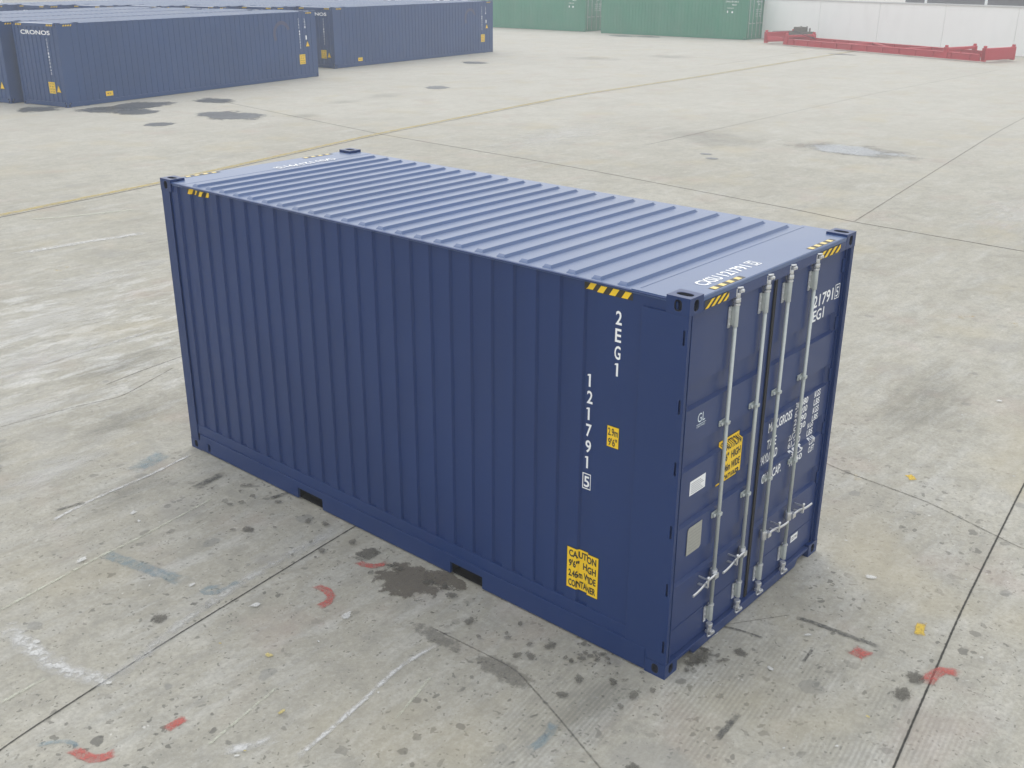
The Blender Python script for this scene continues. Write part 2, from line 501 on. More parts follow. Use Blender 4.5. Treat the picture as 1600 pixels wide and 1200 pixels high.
# door header, sill
bm = bmesh.new(); box(bm, CW + .0015, .0005, 2.775, W - CW - .0015, .12, 2.846)
obj('door_header', bm, M['doorblue'], big, bevel=.003)
bm = bmesh.new()
prism(bm, [(CW + .0015, .10), (CW + .0015, .072), (.36, .072), (.40, .014), (W - .40, .014), (W - .36, .072), (W - CW - .0015, .072), (W - CW - .0015, .10)][::1], lambda s, t, d: (s, d, t), .006, .12)
bmesh.ops.recalc_face_normals(bm, faces=bm.faces[:])
obj('door_sill', bm, M['doorblue'], big, bevel=.003)
# back end wall (faces away)
bm = bmesh.new()
pts = []; x = .162
while x < W - .20:
    pts += [(x, L - .02), (x + .09, L - .02), (x + .12, L - .06), (x + .21, L - .06)]; x += .235
pts += [(W - .162, L - .02)]
prism(bm, pts + [(W - .162, L - .09), (.162, L - .09)], lambda s, t, d: (s, t, d), .12, 2.78)
box(bm, .163, L - .08, 2.7805, W - .163, L - .002, 2.846); box(bm, .163, L - .08, .014, W - .163, L - .002, .1195)
bmesh.ops.recalc_face_normals(bm, faces=bm.faces[:])
obj('end_wall', bm, M['blue'], big)
# floor / underside so nothing shows through
bm = bmesh.new(); box(bm, .06, .13, .14, W - .06, L - .1, .17); obj('floor', bm, M['under'], big)

# --- doors
YD, DDEP = .042, .030      # outer face and recess depth
rec = [(2.075, 2.255), (1.615, 1.795), (1.17, 1.35), (.70, .88), (.34, .34)]
def door(xa, xb, left):
    """panel with 4 horizontal recesses (bottom z, top z)"""
    bm = bmesh.new()
    zs = [.106]
    for a, b in sorted(rec):
        if b > a: zs += [a, a + .013, b - .02, b]
    zs.append(2.770)
    m = .045; xs = [xa + .004, xa + m, xa + m + .03, xb - m - .05, xb - m - .02, xb - .004]
    def dep(x, z):
        kz = 0
        for a, b in rec:
            if b > a and a < z < b: kz = 1
        return DDEP if (kz and xs[2] - 1e-6 <= x <= xs[3] + 1e-6) else 0
    V = [[bm.verts.new((x, YD + dep(x, z), z)) for z in zs] for x in xs]
    for a, b in zip(V, V[1:]):
        for j in range(len(zs) - 1): bm.faces.new((a[j], b[j], b[j + 1], a[j + 1]))
    B = [bm.verts.new(p) for p in ((xs[0], .12, zs[0]), (xs[-1], .12, zs[0]), (xs[-1], .12, zs[-1]), (xs[0], .12, zs[-1]))]
    bm.faces.new(B[::-1])
    bm.faces.new([r[0] for r in V][::-1] + [B[0], B[1]]); bm.faces.new([r[-1] for r in V] + [B[2], B[3]])
    bm.faces.new(V[0] + [B[3], B[0]]); bm.faces.new(V[-1][::-1] + [B[1], B[2]])
    # raised edge frame and a thin ledge low on the door
    bmesh.ops.recalc_face_normals(bm, faces=bm.faces[:])
    for z in (.340,): box(bm, xa + .02, YD - .004, z, xb - .02, YD - .0005, z + .006)
    o = obj('door', bm, M['doorblue'], big)
    # rubber seal around the panel
    bm = bmesh.new()
    def FDq(s, t, d): return (s, YD - d, t)
    e = .0125
    if left: box(bm, xb - .012, YD - .012, .106, xb + .012, YD - .0015, 2.770)
    else: box(bm, xa + .0105, YD - .008, .106, xa + .016, YD - .0015, 2.770)
    box(bm, xa + .003, YD - .003, 2.771, xb - .003, YD + .01, 2.7745)
    obj('door_seal', bm, M['rubber'], o)
    return o
dl = door(.036, 1.212, True); dr = door(1.226, W - .036, False)
def depth_door(x, z):
    for xa, xb in ((.036, 1.212), (1.226, W - .036)):
        m = .045
        x1, x2, x3, x4 = xa + m, xa + m + .03, xb - m - .05, xb - m - .02
        if x1 < x < x4:
            fx = min(1, (x - x1) / .03, (x4 - x) / .03)
            for a, b in rec:
                if b > a and a < z < b:
                    return DDEP * min(fx, (z - a) / .013, (b - z) / .02, 1)
    return 0.0
SX, SZ = .045, -.028
zc = sorted(v - SZ for a, b in rec if b > a for v in (a, a + .013, b - .02, b))
def FD(s, t, d): return (s + SX, YD + depth_door(s + SX, t + SZ) - d, t + SZ)
def FH(s, t, d): return (s, .0005 - d, t)

def lock_rod(x, par, hd):
    """hd: -1 handle points left, +1 right"""
    yc = .010
    bm = bmesh.new(); tube(bm, (x, yc, .20), (x, yc, 2.74), .0148, 14)
    o = obj('lock_rod', bm, M['galv'], par)
    # cam ends and keepers top and bottom
    for zt, sg in ((2.79, 1), (.115, -1)):
        bm = bmesh.new()
        tube(bm, (x, yc, zt - .055 * sg), (x, yc, zt - .025 * sg), .026, 12)
        tube(bm, (x, yc, zt - .024 * sg), (x, yc, zt + .012 * sg), .021, 12)
        box(bm, x - .010, yc - .030, min(zt + .012 * sg, zt + .036 * sg), x + .034, yc + .010, max(zt + .012 * sg, zt + .036 * sg))
        box(bm, x - .036, yc - .012, min(zt - .01 * sg, zt + .045 * sg), x - .024, yc + .012, max(zt - .01 * sg, zt + .045 * sg))
        tube(bm, (x + .022, yc - .036, zt + .024 * sg), (x + .022, yc - .028, zt + .024 * sg), .012, 8)
        tube(bm, (x - .028, yc - .008, zt + .05 * sg), (x + .03, yc - .02, zt + .044 * sg), .008, 8)
        obj('rod_cam', bm, M['zinc'], par, bevel=.002)
    # long bearing with its bolted flange
    for z0, z1 in ((2.56, 2.72), (.20, .34)):
        bm = bmesh.new()
        tube(bm, (x, yc, z0), (x, yc, z1), .0205, 12)
        tube(bm, (x, yc, z1 - .008), (x, yc, z1 + .006), .0245, 12, 1)
        box(bm, x - .056, YD - .010, z0 - .005, x - .024, YD - .0015, z1 - .012, 1)
        box(bm, x - .019, yc - .005, z0 + .01, x + .019, YD - .001, z1 - .02)
        for k in range(3): tube(bm, (x - .042, YD - .016, z0 + .02 + k * (z1 - z0 - .06) / 2), (x - .042, YD - .010, z0 + .02 + k * (z1 - z0 - .06) / 2), .009, 8, 1)
        obj('rod_bearing', bm, [M['galv'], M['zinc']], par, bevel=.0015)
    for z in (1.845, 1.115):
        bm = bmesh.new()
        box(bm, x - .060, YD - .012, z - .022, x + .022, YD - .0015, z + .022)
        box(bm, x - .021, yc - .020, z - .012, x + .021, YD - .0121, z + .012)
        tube(bm, (x - .042, YD - .028, z), (x - .042, YD - .0121, z), .015, 8)
        tube(bm, (x + .026, yc - .004, z), (x + .036, yc - .004, z), .010, 8)
        obj('rod_bracket', bm, M['galv'], par, bevel=.003)
    # handle
    zh = .615
    bm = bmesh.new()
    tube(bm, (x, yc, zh - .04), (x, yc, zh + .035), .027, 12)
    box(bm, min(x, x + hd * .05), yc - .045, zh - .02, max(x, x + hd * .05), yc - .012, zh + .022)
    y1 = yc - .036
    sweep(bm, [(x + hd * .03, y1, zh + .014), (x + hd * .08, y1, zh + .014), (x + hd * .13, y1 + .002, zh + .008),
               (x + hd * .19, y1 + .006, zh - .010), (x + hd * .23, y1 + .006, zh - .022), (x + hd * .29, y1 + .002, zh - .024), (x + hd * .35, y1 - .004, zh - .018)], .0115, 8, .7)
    obj('door_handle', bm, M['zinc'], par, bevel=.001)
    bm = bmesh.new()
    xm = x + hd * .165
    box(bm, xm - .012, y1 - .012, zh - .030, xm + .012, YD - .001, zh - .022)
    box(bm, xm - .010, y1 - .020, zh - .030, xm + .010, y1 - .013, zh + .045)
    tube(bm, (xm - .014, y1 - .012, zh + .050), (xm + .014, y1 - .012, zh + .050), .011, 8)
    box(bm, xm - .005, y1 - .0125, zh + .030, xm + .005, YD - .001, zh + .042)
    obj('handle_catch', bm, M['zinc'], par, bevel=.002)
for x, p, hd in ((.618, dl, -1), (1.040, dl, -1), (1.380, dr, 1), (1.800, dr, 1)): lock_rod(x, p, hd)
# hinges
for xh, par, sg in ((.052, dl, 1), (W - .052, dr, -1)):
    for z in slots[:5]:
        bm = bmesh.new()
        z += 0
        box(bm, min(xh - sg * .018, xh + sg * .055), YD - .010, z - .055, max(xh - sg * .018, xh + sg * .055), YD - .0015, z + .055)
        tube(bm, (xh - sg * .022, .034, z - .07), (xh - sg * .022, .034, z + .07), .012, 10)
        obj('hinge', bm, M['blue'], par, bevel=.002)
        bm = bmesh.new()
        for dz in (-.068, .068):
            tube(bm, (xh - sg * .022, .022, z + dz), (xh - sg * .022, .034, z + dz), .008, 8)
        obj('hinge_pin', bm, M['zinc'], par)
# --- lettering and stickers
def lettering(fn, items, parent, mat='white', cuts=None, name='lettering', d=.0015):
    bm = bmesh.new()
    for it in items: text(bm, it[0], it[1], it[2], it[3], fn, d, width=it[4] if len(it) > 4 else None, cuts=cuts)
    return obj(name, bm, M[mat], parent)
# side: vertical writing
bm = bmesh.new()
cs = [c for c in cyn if -1.2 < c < -.3]
ch = .098
for i, c in enumerate('2EG1'):
    text(bm, c, ch, -.575 + (.02 if c == '1' else 0), 2.604 - i * .1235, FN, .0015, width=.016 if c == '1' else .05, cuts=cs, bold=.018)
for i, c in enumerate('121791'):
    text(bm, c, ch, -.808 + (.012 if c == '1' else 0), 2.088 - i * .1275, FN, .0015, width=.016 if c == '1' else .05, cuts=cs, bold=.018)
for i, c in enumerate('2EG1'):
    if c == '1': rect(bm, -.570, -.553, 2.604 - i * .1235 + ch * .80, 2.604 - i * .1235 + ch * .93, FN, .0017, cs, 0, .006)
for i, c in enumerate('121791'):
    if c == '1': rect(bm, -.811, -.794, 2.088 - i * .1275 + ch * .80, 2.088 - i * .1275 + ch * .93, FN, .0017, cs, 0, .006)
text(bm, '5', .09, -.812, 1.297, FN, .0015, width=.05, cuts=cs, bold=.018)
frame(bm, -.826, -.748, 1.278, 1.406, .008, FN, .0015, 0, cs)
obj('lettering', bm, M['white'], sp)
# caution sticker on the side
def caution(fn, s0, s1, t0, t1, par, cuts, tcuts=None, clipcorner=False):
    bm = bmesh.new()
    rect(bm, s0 - .006, s1 + .006, t0 - .006, t1 + .006, fn, .0012, cuts, 1, tcuts=tcuts)
    rect(bm, s0, s1, t0, t1, fn, .0022, cuts, 0, tcuts=tcuts)
    hh = (t1 - t0); w_ = s1 - s0
    rows = (('CAUTION', .79), ("9'6\"  HIGH", .545), ('2.46m WIDE', .30), ('CONTAINER', .06))
    for k, (tx, f) in enumerate(rows):
        text(bm, tx, hh * .165, s0 + w_ * .06, t0 + hh * f, fn, .0034, width=w_ * .88, mi=1, cuts=cuts, tcuts=tcuts, bold=0.035)
    return obj('caution_sticker', bm, [M['yellow'], M['black']], par)
caution(FN, -.932, -.640, .405, .755, sp, cs)
bm = bmesh.new()
rect(bm, -.612, -.504, 1.688, 1.856, FN, .0012, cs, 1); rect(bm, -.607, -.509, 1.693, 1.851, FN, .0022, cs, 0)
text(bm, '2.9m', .058, -.600, 1.782, FN, .0034, width=.084, mi=1, cuts=cs, bold=.02)
text(bm, "9'6\"", .058, -.596, 1.704, FN, .0034, width=.076, mi=1, cuts=cs, bold=.02)
obj('height_sticker', bm, [M['yellow'], M['black']], sp)
hazard(sp, FN, -.845, -.445, 2.792, 2.847, 4, 'yellow', cuts=cs)
hazard(sp, FN, -5.625, -5.265, 2.792, 2.847, 4, 'yellow', cuts=cyn)
# door end
hazard(big, FH, .178, .478, 2.785, 2.845, 4, 'yellow', lean=1.3)
hazard(big, FH, 1.785, 2.165, 2.785, 2.845, 4, 'yellow', lean=1.3)
def FT(s, t, d): return (s, t, 2.8794 + d)
hazard(big, FT, .335, .735, .022, .075, 4, 'yellowtop', d=.001, lean=.1)
hazard(big, FT, 1.725, 2.125, .022, .075, 4, 'yellowtop', d=.001, lean=.1)
def FT2(s, t, d): return (s, t, 2.8722 + d)
hazard(big, FT2, .25, .65, L - .075, L - .022, 4, 'yellowtop', d=.001, lean=.1)
hazard(big, FT2, 1.725, 2.125, L - .075, L - .022, 4, 'yellowtop', d=.001, lean=.1)
bm = bmesh.new()
text(bm, 'CXSU', .10, .37, .120, FT, .0012, width=.25, bold=.02); text(bm, '121791', .10, .665, .120, FT, .0012, width=.33, bold=.02)
text(bm, '5', .085, 1.060, .126, FT, .0012, width=.055, bold=.004); frame(bm, 1.045, 1.13, .112, .222, .008, FT, .0012)
obj('lettering', bm, M['white'], big)
def FTb(s, t, d): return (W - s, L - t, 2.8722 + d)
bm = bmesh.new()
text(bm, 'CXSU', .10, .50, .270, FTb, .0012, width=.25, bold=.02); text(bm, '121791', .10, .80, .270, FTb, .0012, width=.36, bold=.02)
text(bm, '5', .085, 1.215, .276, FTb, .0012, width=.055, bold=.004); frame(bm, 1.20, 1.285, .262, .372, .008, FTb, .0012)
obj('lettering', bm, M['white'], big)
# right door lettering
bm = bmesh.new()
text(bm, '121791', .100, 1.79, 2.405, FD, .0015, width=.395, bold=.018, cuts=None)
text(bm, '5', .085, 2.235, 2.412, FD, .0015, width=.046, bold=.006); frame(bm, 2.215, 2.300, 2.395, 2.515, .007, FD, .0015)
text(bm, '2EG1', .092, 1.79, 2.290, FD, .0015, width=.26, bold=.018)
def rowt(tx, h, s0, t0, wd): text(bm, tx, h, s0, t0, FD, .0016, width=wd, bold=.022, tcuts=zc)
rowt('MAX.GROSS', .080, 1.300, 1.535, .385)
rowt('TARE', .080, 1.300, 1.392, .150)
rowt('PAYLOAD', .080, 1.265, 1.250, .285)
rowt('CUB. CAP.', .080, 1.265, 1.105, .320)
for i, (a, b) in enumerate((('30,480', 'KGS'), ('67,200', 'LBS'), ('2,690', 'KGS'), ('5,930', 'LBS'), ('27,790', 'KGS'), ('61,270', 'LBS'), ('38.5', 'CUM'), ('1,360', 'CUFT'))):
    z = 1.590 - i * .0715
    rowt(a, .056, 1.735, z, .215); rowt(b, .056, 2.065, z, .105)
obj('lettering', bm, M['white'], dr)
# left door marks
bm = bmesh.new()
text(bm, 'GL', .070, .225, 1.975, FD, .0015, width=.095, bold=.0)
rect(bm, .215, .335, 1.958, 1.962, FD, .0015); text(bm, 'CERTIFIED', .014, .215, 1.938, FD, .0015, width=.11, bold=.0)
obj('class_mark', bm, M['lightblue'], dl)
bm = bmesh.new()
rect(bm, .186, .392, 1.428, 1.540, FD, .0015, mi=0, tcuts=zc)
for k in range(6):
    rect(bm, .20, .20 + .17 - (k % 3) * .02, 1.440 + k * .015, 1.445 + k * .015, FD, .0025, mi=1)
obj('information_label', bm, [M['white'], M['grey_print']], dl)
bm = bmesh.new()
prism(bm, [(.196, .945), (.365, .945), (.385, .965), (.385, 1.165), (.212, 1.165), (.196, 1.145)], FD, .003, .007)
for k in range(7): rect(bm, .215, .368, .97 + k * .026, .976 + k * .026, FD, .0078, mi=1)
bmesh.ops.recalc_face_normals(bm, faces=bm.faces[:])
obj('data_plate', bm, [M['plate'], plain('plate_engraving', (.33, .33, .30), .5)], dl)
bm = bmesh.new()
rect(bm, 1.925, 2.050, .290, .356, FD, .0015); text(bm, '121791', .026, 1.940, .310, FD, .003, width=.095, mi=1, bold=0.01)
obj('serial_label', bm, [M['white'], M['black']], dr)
caution(FD, .600, .890, 1.335, 1.690, dl, None, tcuts=zc)

# ================================================================ BACKGROUND CONTAINERS
def mini_container(name, L, W, H, mat, roofmat, mid=None):
    t = empty(name)
    pit = .278; nn = int((L - .5) / pit); y0 = (L - nn * pit) / 2
    def f(sg):
        return side_wall('side_panel', L, .002 if sg > 0 else W - .002, sg, .16, H - .07, y0, pit, nn, .018, mat, t, .05, L - .05)
    a = f(1); b = f(-1)
    ys = [0, L - CL] + (mid or [])
    castings(t, L, W, H, mat, ys)
    for x0_, x1_ in ((-.003, .05), (W - .05, W + .003)):
        bm = bmesh.new(); box(bm, x0_, CL + .002, .014, x1_, L - CL - .002, .1595); obj('bottom_rail', bm, mat, t)
        bm = bmesh.new(); box(bm, x0_ + .003, CL + .002, H - .0695, x1_ - .003, L - CL - .002, H - .03); obj('top_rail', bm, mat, t)
        for y in (0.002, L - .102):
            bm = bmesh.new(); box(bm, x0_ + .0005, y, CH + .001, x1_ + .06 if x0_ < 0 else x1_ - .0005, y + .10, H - CH - .001)
            obj('corner_post', bm, mat, t)
    n = int((L - .8) / .26)
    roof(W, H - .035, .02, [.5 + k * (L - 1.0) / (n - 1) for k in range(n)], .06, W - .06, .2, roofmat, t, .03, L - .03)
    return t, a, b
def corr_end(t, L, W, H, mat, yfront=True, lines=9):
    """corrugated closed end at y=0, returns map onto it"""
    pt = (W - .34) / lines; d_ = .03
    def dep(x):
        f = ((x - .17) / pt) % 1.0
        if x <= .17 or x >= W - .17: return 0
        return d_ * max(0, min(1, min((f - .45) / .1, (1 - f) / .1)))
    xs = sorted(set([.08, W - .08] + [.17 + pt * (k + q) for k in range(lines) for q in (0, .45, .55, .9)] + [W - .17]))
    bm = bmesh.new()
    A = [bm.verts.new((x, .02 + dep(x), .16)) for x in xs]; B = [bm.verts.new((x, .02 + dep(x), H - .15)) for x in xs]
    for i in range(len(xs) - 1): bm.faces.new((A[i], A[i + 1], B[i + 1], B[i]))
    box(bm, CW + .002, .003, .02, W - CW - .002, .07, .1595); box(bm, CW + .002, .003, H - .1495, W - CW - .002, .07, H - .0385)
    o = obj('end_wall', bm, mat, t)
    return o, (lambda s, tt, d: (s, .02 - d, tt))
def copy_tree(o, parent=None):
    c = o.copy(); C.objects.link(c)
    if parent: c.parent = parent
    for ch in [x for x in o.children]: copy_tree(ch, c)
    return c

LB, WB = 13.716, 2.46
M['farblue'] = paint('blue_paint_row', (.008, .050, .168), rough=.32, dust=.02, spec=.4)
M['farskylit'] = paint('blue_paint_row_skylit', (.036, .09, .22), rough=.34, dust=.2, spec=.7, coat=.7)  # row blue lightened for the roofs, sky reflection put into the colour
bt, bs_near, bs_far = mini_container('shipping_container', LB, WB, 2.896, M['farblue'], M['farskylit'], mid=[.762, LB - .762 - CL])
ew, FE = corr_end(bt, LB, WB, 2.896, M['farblue'])
# writing on the closed end
bm = bmesh.new()
text(bm, 'CRONOS', .15, .42, 2.48, FE, .003, width=1.62, bold=.02)
for i, c in enumerate('CXSU1109845'): text(bm, c, .085, 1.78, 2.27 - i * .115, FE, .003, width=.055, bold=.0)
obj('lettering', bm, M['white'], ew)
def small_caution(fn, s0, s1, t0, t1, par):
    bm = bmesh.new(); rect(bm, s0, s1, t0, t1, fn, .003)
    hh = t1 - t0
    for k, tx in enumerate(('CONTAINER', 'HIGH', "9'6\"", 'CAUTION')):
        text(bm, tx, hh * .15, s0 + (s1 - s0) * .08, t0 + hh * (.08 + .23 * k), fn, .0045, width=(s1 - s0) * .84, mi=1, bold=0)
    obj('caution_sticker', bm, [M['yellow'], M['black']], par)
def triangle(fn, s0, s1, t0, t1, par):
    bm = bmesh.new()
    for (k, mi, d) in ((0, 1, .003), (.14, 0, .0042)):
        w_, h_ = s1 - s0, t1 - t0
        vs = [bm.verts.new(fn(a, b, d)) for a, b in ((s0 + w_ * k, t0 + h_ * k * .5), (s1 - w_ * k, t0 + h_ * k * .5), ((s0 + s1) / 2, t1 - h_ * k))]
        bm.faces.new(vs).material_index = mi
    obj('warning_triangle', bm, [M['yellow'], M['black']], par)
small_caution(FE, 1.55, 1.90, .46, .86, ew); triangle(FE, 1.93, 2.22, .50, .80, ew)
hazard(bt, lambda s, t, d: (s, .003 - d, t), .20, .55, 2.775, 2.84, 4, 'yellow', d=.003)
hazard(bt, lambda s, t, d: (s, .003 - d, t), 1.9, 2.25, 2.775, 2.84, 4, 'yellow', d=.003)
# long side that faces the yard (x = W side)
def FS(s, t, d): return (WB - .002 + d, s, t)
bm = bmesh.new()
for i, c in enumerate('CXSU'): text(bm, c, .09, 12.55, 2.50 - i * .115, FS, .003, width=.06, bold=0)
for i, c in enumerate('1109845'): text(bm, c, .09, 12.57, 1.99 - i * .115, FS, .003, width=.06, bold=0)
for i, c in enumerate('LEG1'): text(bm, c, .09, 12.95, 2.50 - i * .115, FS, .003, width=.06, bold=0)
rect(bm, 12.98, 13.06, 1.66, 1.84, FS, .003)
obj('lettering', bm, M['white'], bs_far)
small_caution(FS, 12.50, 12.88, .62, 1.04, bs_far); triangle(FS, 12.93, 13.25, 1.35, 1.62, bs_far)
bm = bmesh.new(); rect(bm, 1.72, 2.05, .25, .42, FS, .003)
text(bm, '45', .07, 1.76, .30, FS, .0045, width=.2, mi=1, bold=0); obj('height_sticker', bm, [M['yellow'], M['black']], bs_far)
hazard(bt, FS, .25, .65, 2.77, 2.825, 4, 'yellow', d=.0045); hazard(bt, FS, LB - .65, LB - .25, 2.77, 2.825, 4, 'yellow', d=.0045)
# faded round red emblem, two strokes
bm = bmesh.new(); pts = []
for k in range(13):
    a = R(20 + k * 16); pts.append((11.45 + math.cos(a) * .55, 1.98 + math.sin(a) * .55))
inn = [(11.45 + (x - 11.45) * .72, 1.98 + (z - 1.98) * .72) for x, z in pts][::-1]
vo = [bm.verts.new(FS(a, b, .003)) for a, b in pts]; vi = [bm.verts.new(FS(a, b, .003)) for a, b in inn[::-1]]
for k in range(12): bm.faces.new((vo[k], vo[k + 1], vi[k + 1], vi[k]))
obj('emblem', bm, M['oldred'], bs_far)

def orient(o, x, y, th):
    # builder: length +y, width +x. photo: (x,y) is the near right front corner, length runs along th
    # we want length dir = (cos th, sin th); width dir = (sin th, -cos th): rotation by th-90deg
    rz = th - math.pi / 2
    wd = (math.cos(rz), math.sin(rz))
    o.location = (x - WB * wd[0], y - WB * wd[1], 0); o.rotation_euler = (0, 0, rz)
gA = 'long blue containers in the near row'; gB = 'long blue containers in the row behind'
rowA = [(13.259, 34.243), (12.45, 36.93), (11.55, 39.6), (10.7, 42.3)]
labA = ['long blue container ending the near row, its whole side facing the yard',
        'blue container cut by the left edge, end wall half in view',
        'blue container roof at the left edge, third in the near row',
        'blue container roof farthest left in the near row']
for i, ((x, y), lb) in enumerate(zip(rowA, labA)):
    o = bt if i == 0 else copy_tree(bt)
    orient(o, x, y, .180); tag(o, lb, 'shipping container', gA)
ordn = ['right end', 'second from the right', 'third from the right', 'fourth from the right', 'fifth from the right', 'sixth from the right', 'left end']
for i in range(7):
    o = copy_tree(bt)
    orient(o, 29.744 - 1.70 * i, 39.061 + 2.38 * i, .125)
    lb = ('long blue container ending the row behind, its side nearest the green containers' if i == 0 else
          'blue container %s in the rear row, seen over nearer roofs' % ordn[i])
    tag(o, lb, 'shipping container', gB)

# green containers
LG, WG = 12.192, 2.438
def green(label, with_text):
    t, a, b = mini_container('shipping_container', LG, WG, 2.896, M['green'], M['green'])
    # door end at y=0
    for xa, xb in ((.05, 1.21), (1.228, WG - .05)):
        bm = bmesh.new(); box(bm, xa, .05, .12, xb, .09, 2.77)
        for z in (.7, 1.2, 1.7, 2.2): box(bm, xa + .04, .042, z, xb - .04, .0495, z + .2)
        d = obj('door', bm, M['green'], t)
        for fx in (.28, .75):
            x = xa + (xb - xa) * fx
            bm = bmesh.new(); tube(bm, (x, .025, .08), (x, .025, 2.82), .017, 8)
            for z in (.3, 1.1, 1.9, 2.6): box(bm, x - .04, .02, z, x + .04, .0415, z + .05)
            obj('lock_rod', bm, M['galv'], d)
            bm = bmesh.new(); box(bm, x, -.005, 1.05, x + .33, .006, 1.09); obj('door_handle', bm, M['galv'], d)
    bm = bmesh.new(); box(bm, CW + .002, .004, .02, WG - CW - .002, .1, .118); obj('door_sill', bm, M['green'], t)
    bm = bmesh.new(); box(bm, CW + .002, .004, 2.775, WG - CW - .002, .1, 2.855); obj('door_header', bm, M['green'], t)
    bm = bmesh.new(); box(bm, .10, LG - .06, .1, WG - .10, LG - .02, 2.8); obj('end_wall', bm, M['green'], t)
    def FG(s, tt, d): return (-.0 - d + .002, -s, tt)
    bm = bmesh.new()
    text(bm, 'CRXU 871204 3', .10, -1.75, 2.45, FG, .003, width=1.0)
    text(bm, '45G1', .10, -1.25, 2.25, FG, .003, width=.35)
    text(bm, '30480 KGS', .06, -1.6, 2.05, FG, .003, width=.5)
    rect(bm, -1.25, -1.13, 1.75, 1.87, FG, .003); rect(bm, -1.6, -1.52, 1.75, 1.9, FG, .003)
    obj('lettering', bm, M['white'], a)
    bm = bmesh.new()
    FGe = lambda s, tt, d: (s, .0415 - d, tt)
    text(bm, 'CRXU 871204 3', .10, 1.32, 2.45, FGe, .003, width=.95); text(bm, '45G1', .10, 1.6, 2.27, FGe, .003, width=.3)
    for k, tx in enumerate(('MAX GROSS', 'TARE', 'NET', 'CU. CAP.')): text(bm, tx, .07, 1.35, 1.95 - k * .15, FGe, .003, width=.35); text(bm, '30480 KG', .07, 1.85, 1.95 - k * .15, FGe, .003, width=.32)
    obj('lettering', bm, M['white'], d)
    return tag(t, label, 'shipping container', 'green containers at the far side')
# rotation: builder +y (length) -> direction th=1.614 ; near right corner is x=0 side
g2 = green('green container beside the white wall, its door end with lock rods to the right', True)
g2.location = (63.428, 35.06, 0); g2.rotation_euler = (0, 0, 1.614 - math.pi / 2)
g1 = copy_tree(g2); g1.location = (63.3, 49.1, 0); g1.rotation_euler = (0, 0, 1.60 - math.pi / 2)
tag(g1, 'green container farther left, just beyond the rear blue container', 'shipping container', 'green containers at the far side')

# ================================================================ RED SPREADER FRAME
rs = empty('lifting_spreader', (56.0, 16.6, 0), R(72))
tag(rs, 'long red steel lifting frame lying on the concrete in front of the white wall', 'lifting frame')
LS, WS = 16.4, 2.4
for y in (0, -WS):
    bm = bmesh.new()
    box(bm, 0, y - .10, .06, LS - 1.6, y + .10, .10); box(bm, 0, y - .03, .1005, LS - 1.6, y + .03, .3795); box(bm, 0, y - .10, .38, LS - 1.6, y + .10, .42)
    for k in range(12): box(bm, .6 + k * 1.2, y - .09, .1005, .62 + k * 1.2, y + .09, .3795)
    obj('side_beam', bm, M['red'], rs, bevel=.006)
for x, nm in ((-.25, 'end_beam'), (2.2, 'cross_beam'), (LS - 1.9, 'cross_beam'), (LS, 'end_beam')):
    bm = bmesh.new()
    hgt = .74 if nm == 'end_beam' else .64
    box(bm, x - .12, -WS - .1, .12 if nm == 'end_beam' else .49, x + .12, .1, hgt)
    obj(nm, bm, M['red'], rs, bevel=.02)
    for y in (0.02, -WS - .02):
        bm = bmesh.new()
        box(bm, x - .13, y - .08, 0.06, x + .13, y + .08, hgt + .02)
        box(bm, x - .08, y - .06, hgt + .0205, x + .08, y + .06, hgt + .13)
        obj('corner_post', bm, M['red'], rs, bevel=.02)
for y in (0, -WS):
    bm = bmesh.new(); box(bm, LS - 1.6, y - .08, .24, LS - .16, y + .08, .50); obj('telescopic_arm', bm, M['red'], rs, bevel=.01)
bm = bmesh.new(); box(bm, 5, -WS + .1, .2, 5.2, -.1, .42); box(bm, 9.4, -WS + .1, .2, 9.6, -.1, .42)
tube(bm, (6.2, -.1, .38), (9.4, -WS + .1, .38), .06, 8)
obj('brace', bm, M['red'], rs)
bm = bmesh.new()
box(bm, LS - 1.3, -WS - .6, .52, LS - .3, -WS + .7, .75); 
for k in range(4): tube(bm, (LS - 1.2 + k * .27, -WS - .3, .76), (LS - 1.2 + k * .27, -WS - .3, .98 + .1 * (k % 2)), .05, 8)
box(bm, LS - 1.1, -WS - .1, .76, LS - .5, -WS + .5, 1.05)
obj('power_unit', bm, M['motor'], rs, bevel=.01)
bm = bmesh.new()
for k in range(2):
    sweep(bm, [(LS - .3, -.2 - k * .3, .8), (LS - 1.4, -.8 - k * .2, .86), (LS - 2.6, -.5 - k * .4, .74), (LS - 4.0, -.4, .5)], .018, 6)
obj('hydraulic_hose', bm, M['rubber'], rs)

# ================================================================ WHITE WALL, POSTS AND WHAT LIES BEHIND
wdir = Vector((65.879 - 62.075, 35.145 - 16.106, 0)).normalized(); wang = math.atan2(wdir.y, wdir.x)
w0 = Vector((62.075, 16.106, 0)) - wdir * 40
M['wallw'] = None
m, t, b = nodes('white_wall_paint')
c = objco(t)
n1 = noise(t, objco(t, (1, 1, .25)), 1.5, 6, .6)
cc = mixc(t, mapr(t, n1, .45, .8, 0, .35), (.88, .89, .87), (.70, .71, .69))
n2 = noise(t, c, .35, 2)
cc = mixc(t, mapr(t, n2, .3, .7, 0, .4), cc, (.90, .91, .90))
t.links.new(cc, b.inputs['Base Color']); b.inputs['Roughness'].default_value = .75
M['wallw'] = m
M['coping'] = plain('grey_coping', (.55, .56, .55), .8)
wall = empty('perimeter_wall', w0, wang)
tag(wall, 'long white painted boundary wall behind the red frame, grey coping on top', 'wall')
LW, HW = 150.0, 2.62
seams = [21.61 - 16.106, 26.12 - 16.106, 30.136 - 16.106, 35.1 - 16.1]
bm = bmesh.new()
pit = 4.62; off = 40.75
xs = [off + pit * k for k in range(-8, 24)]
prev = 0
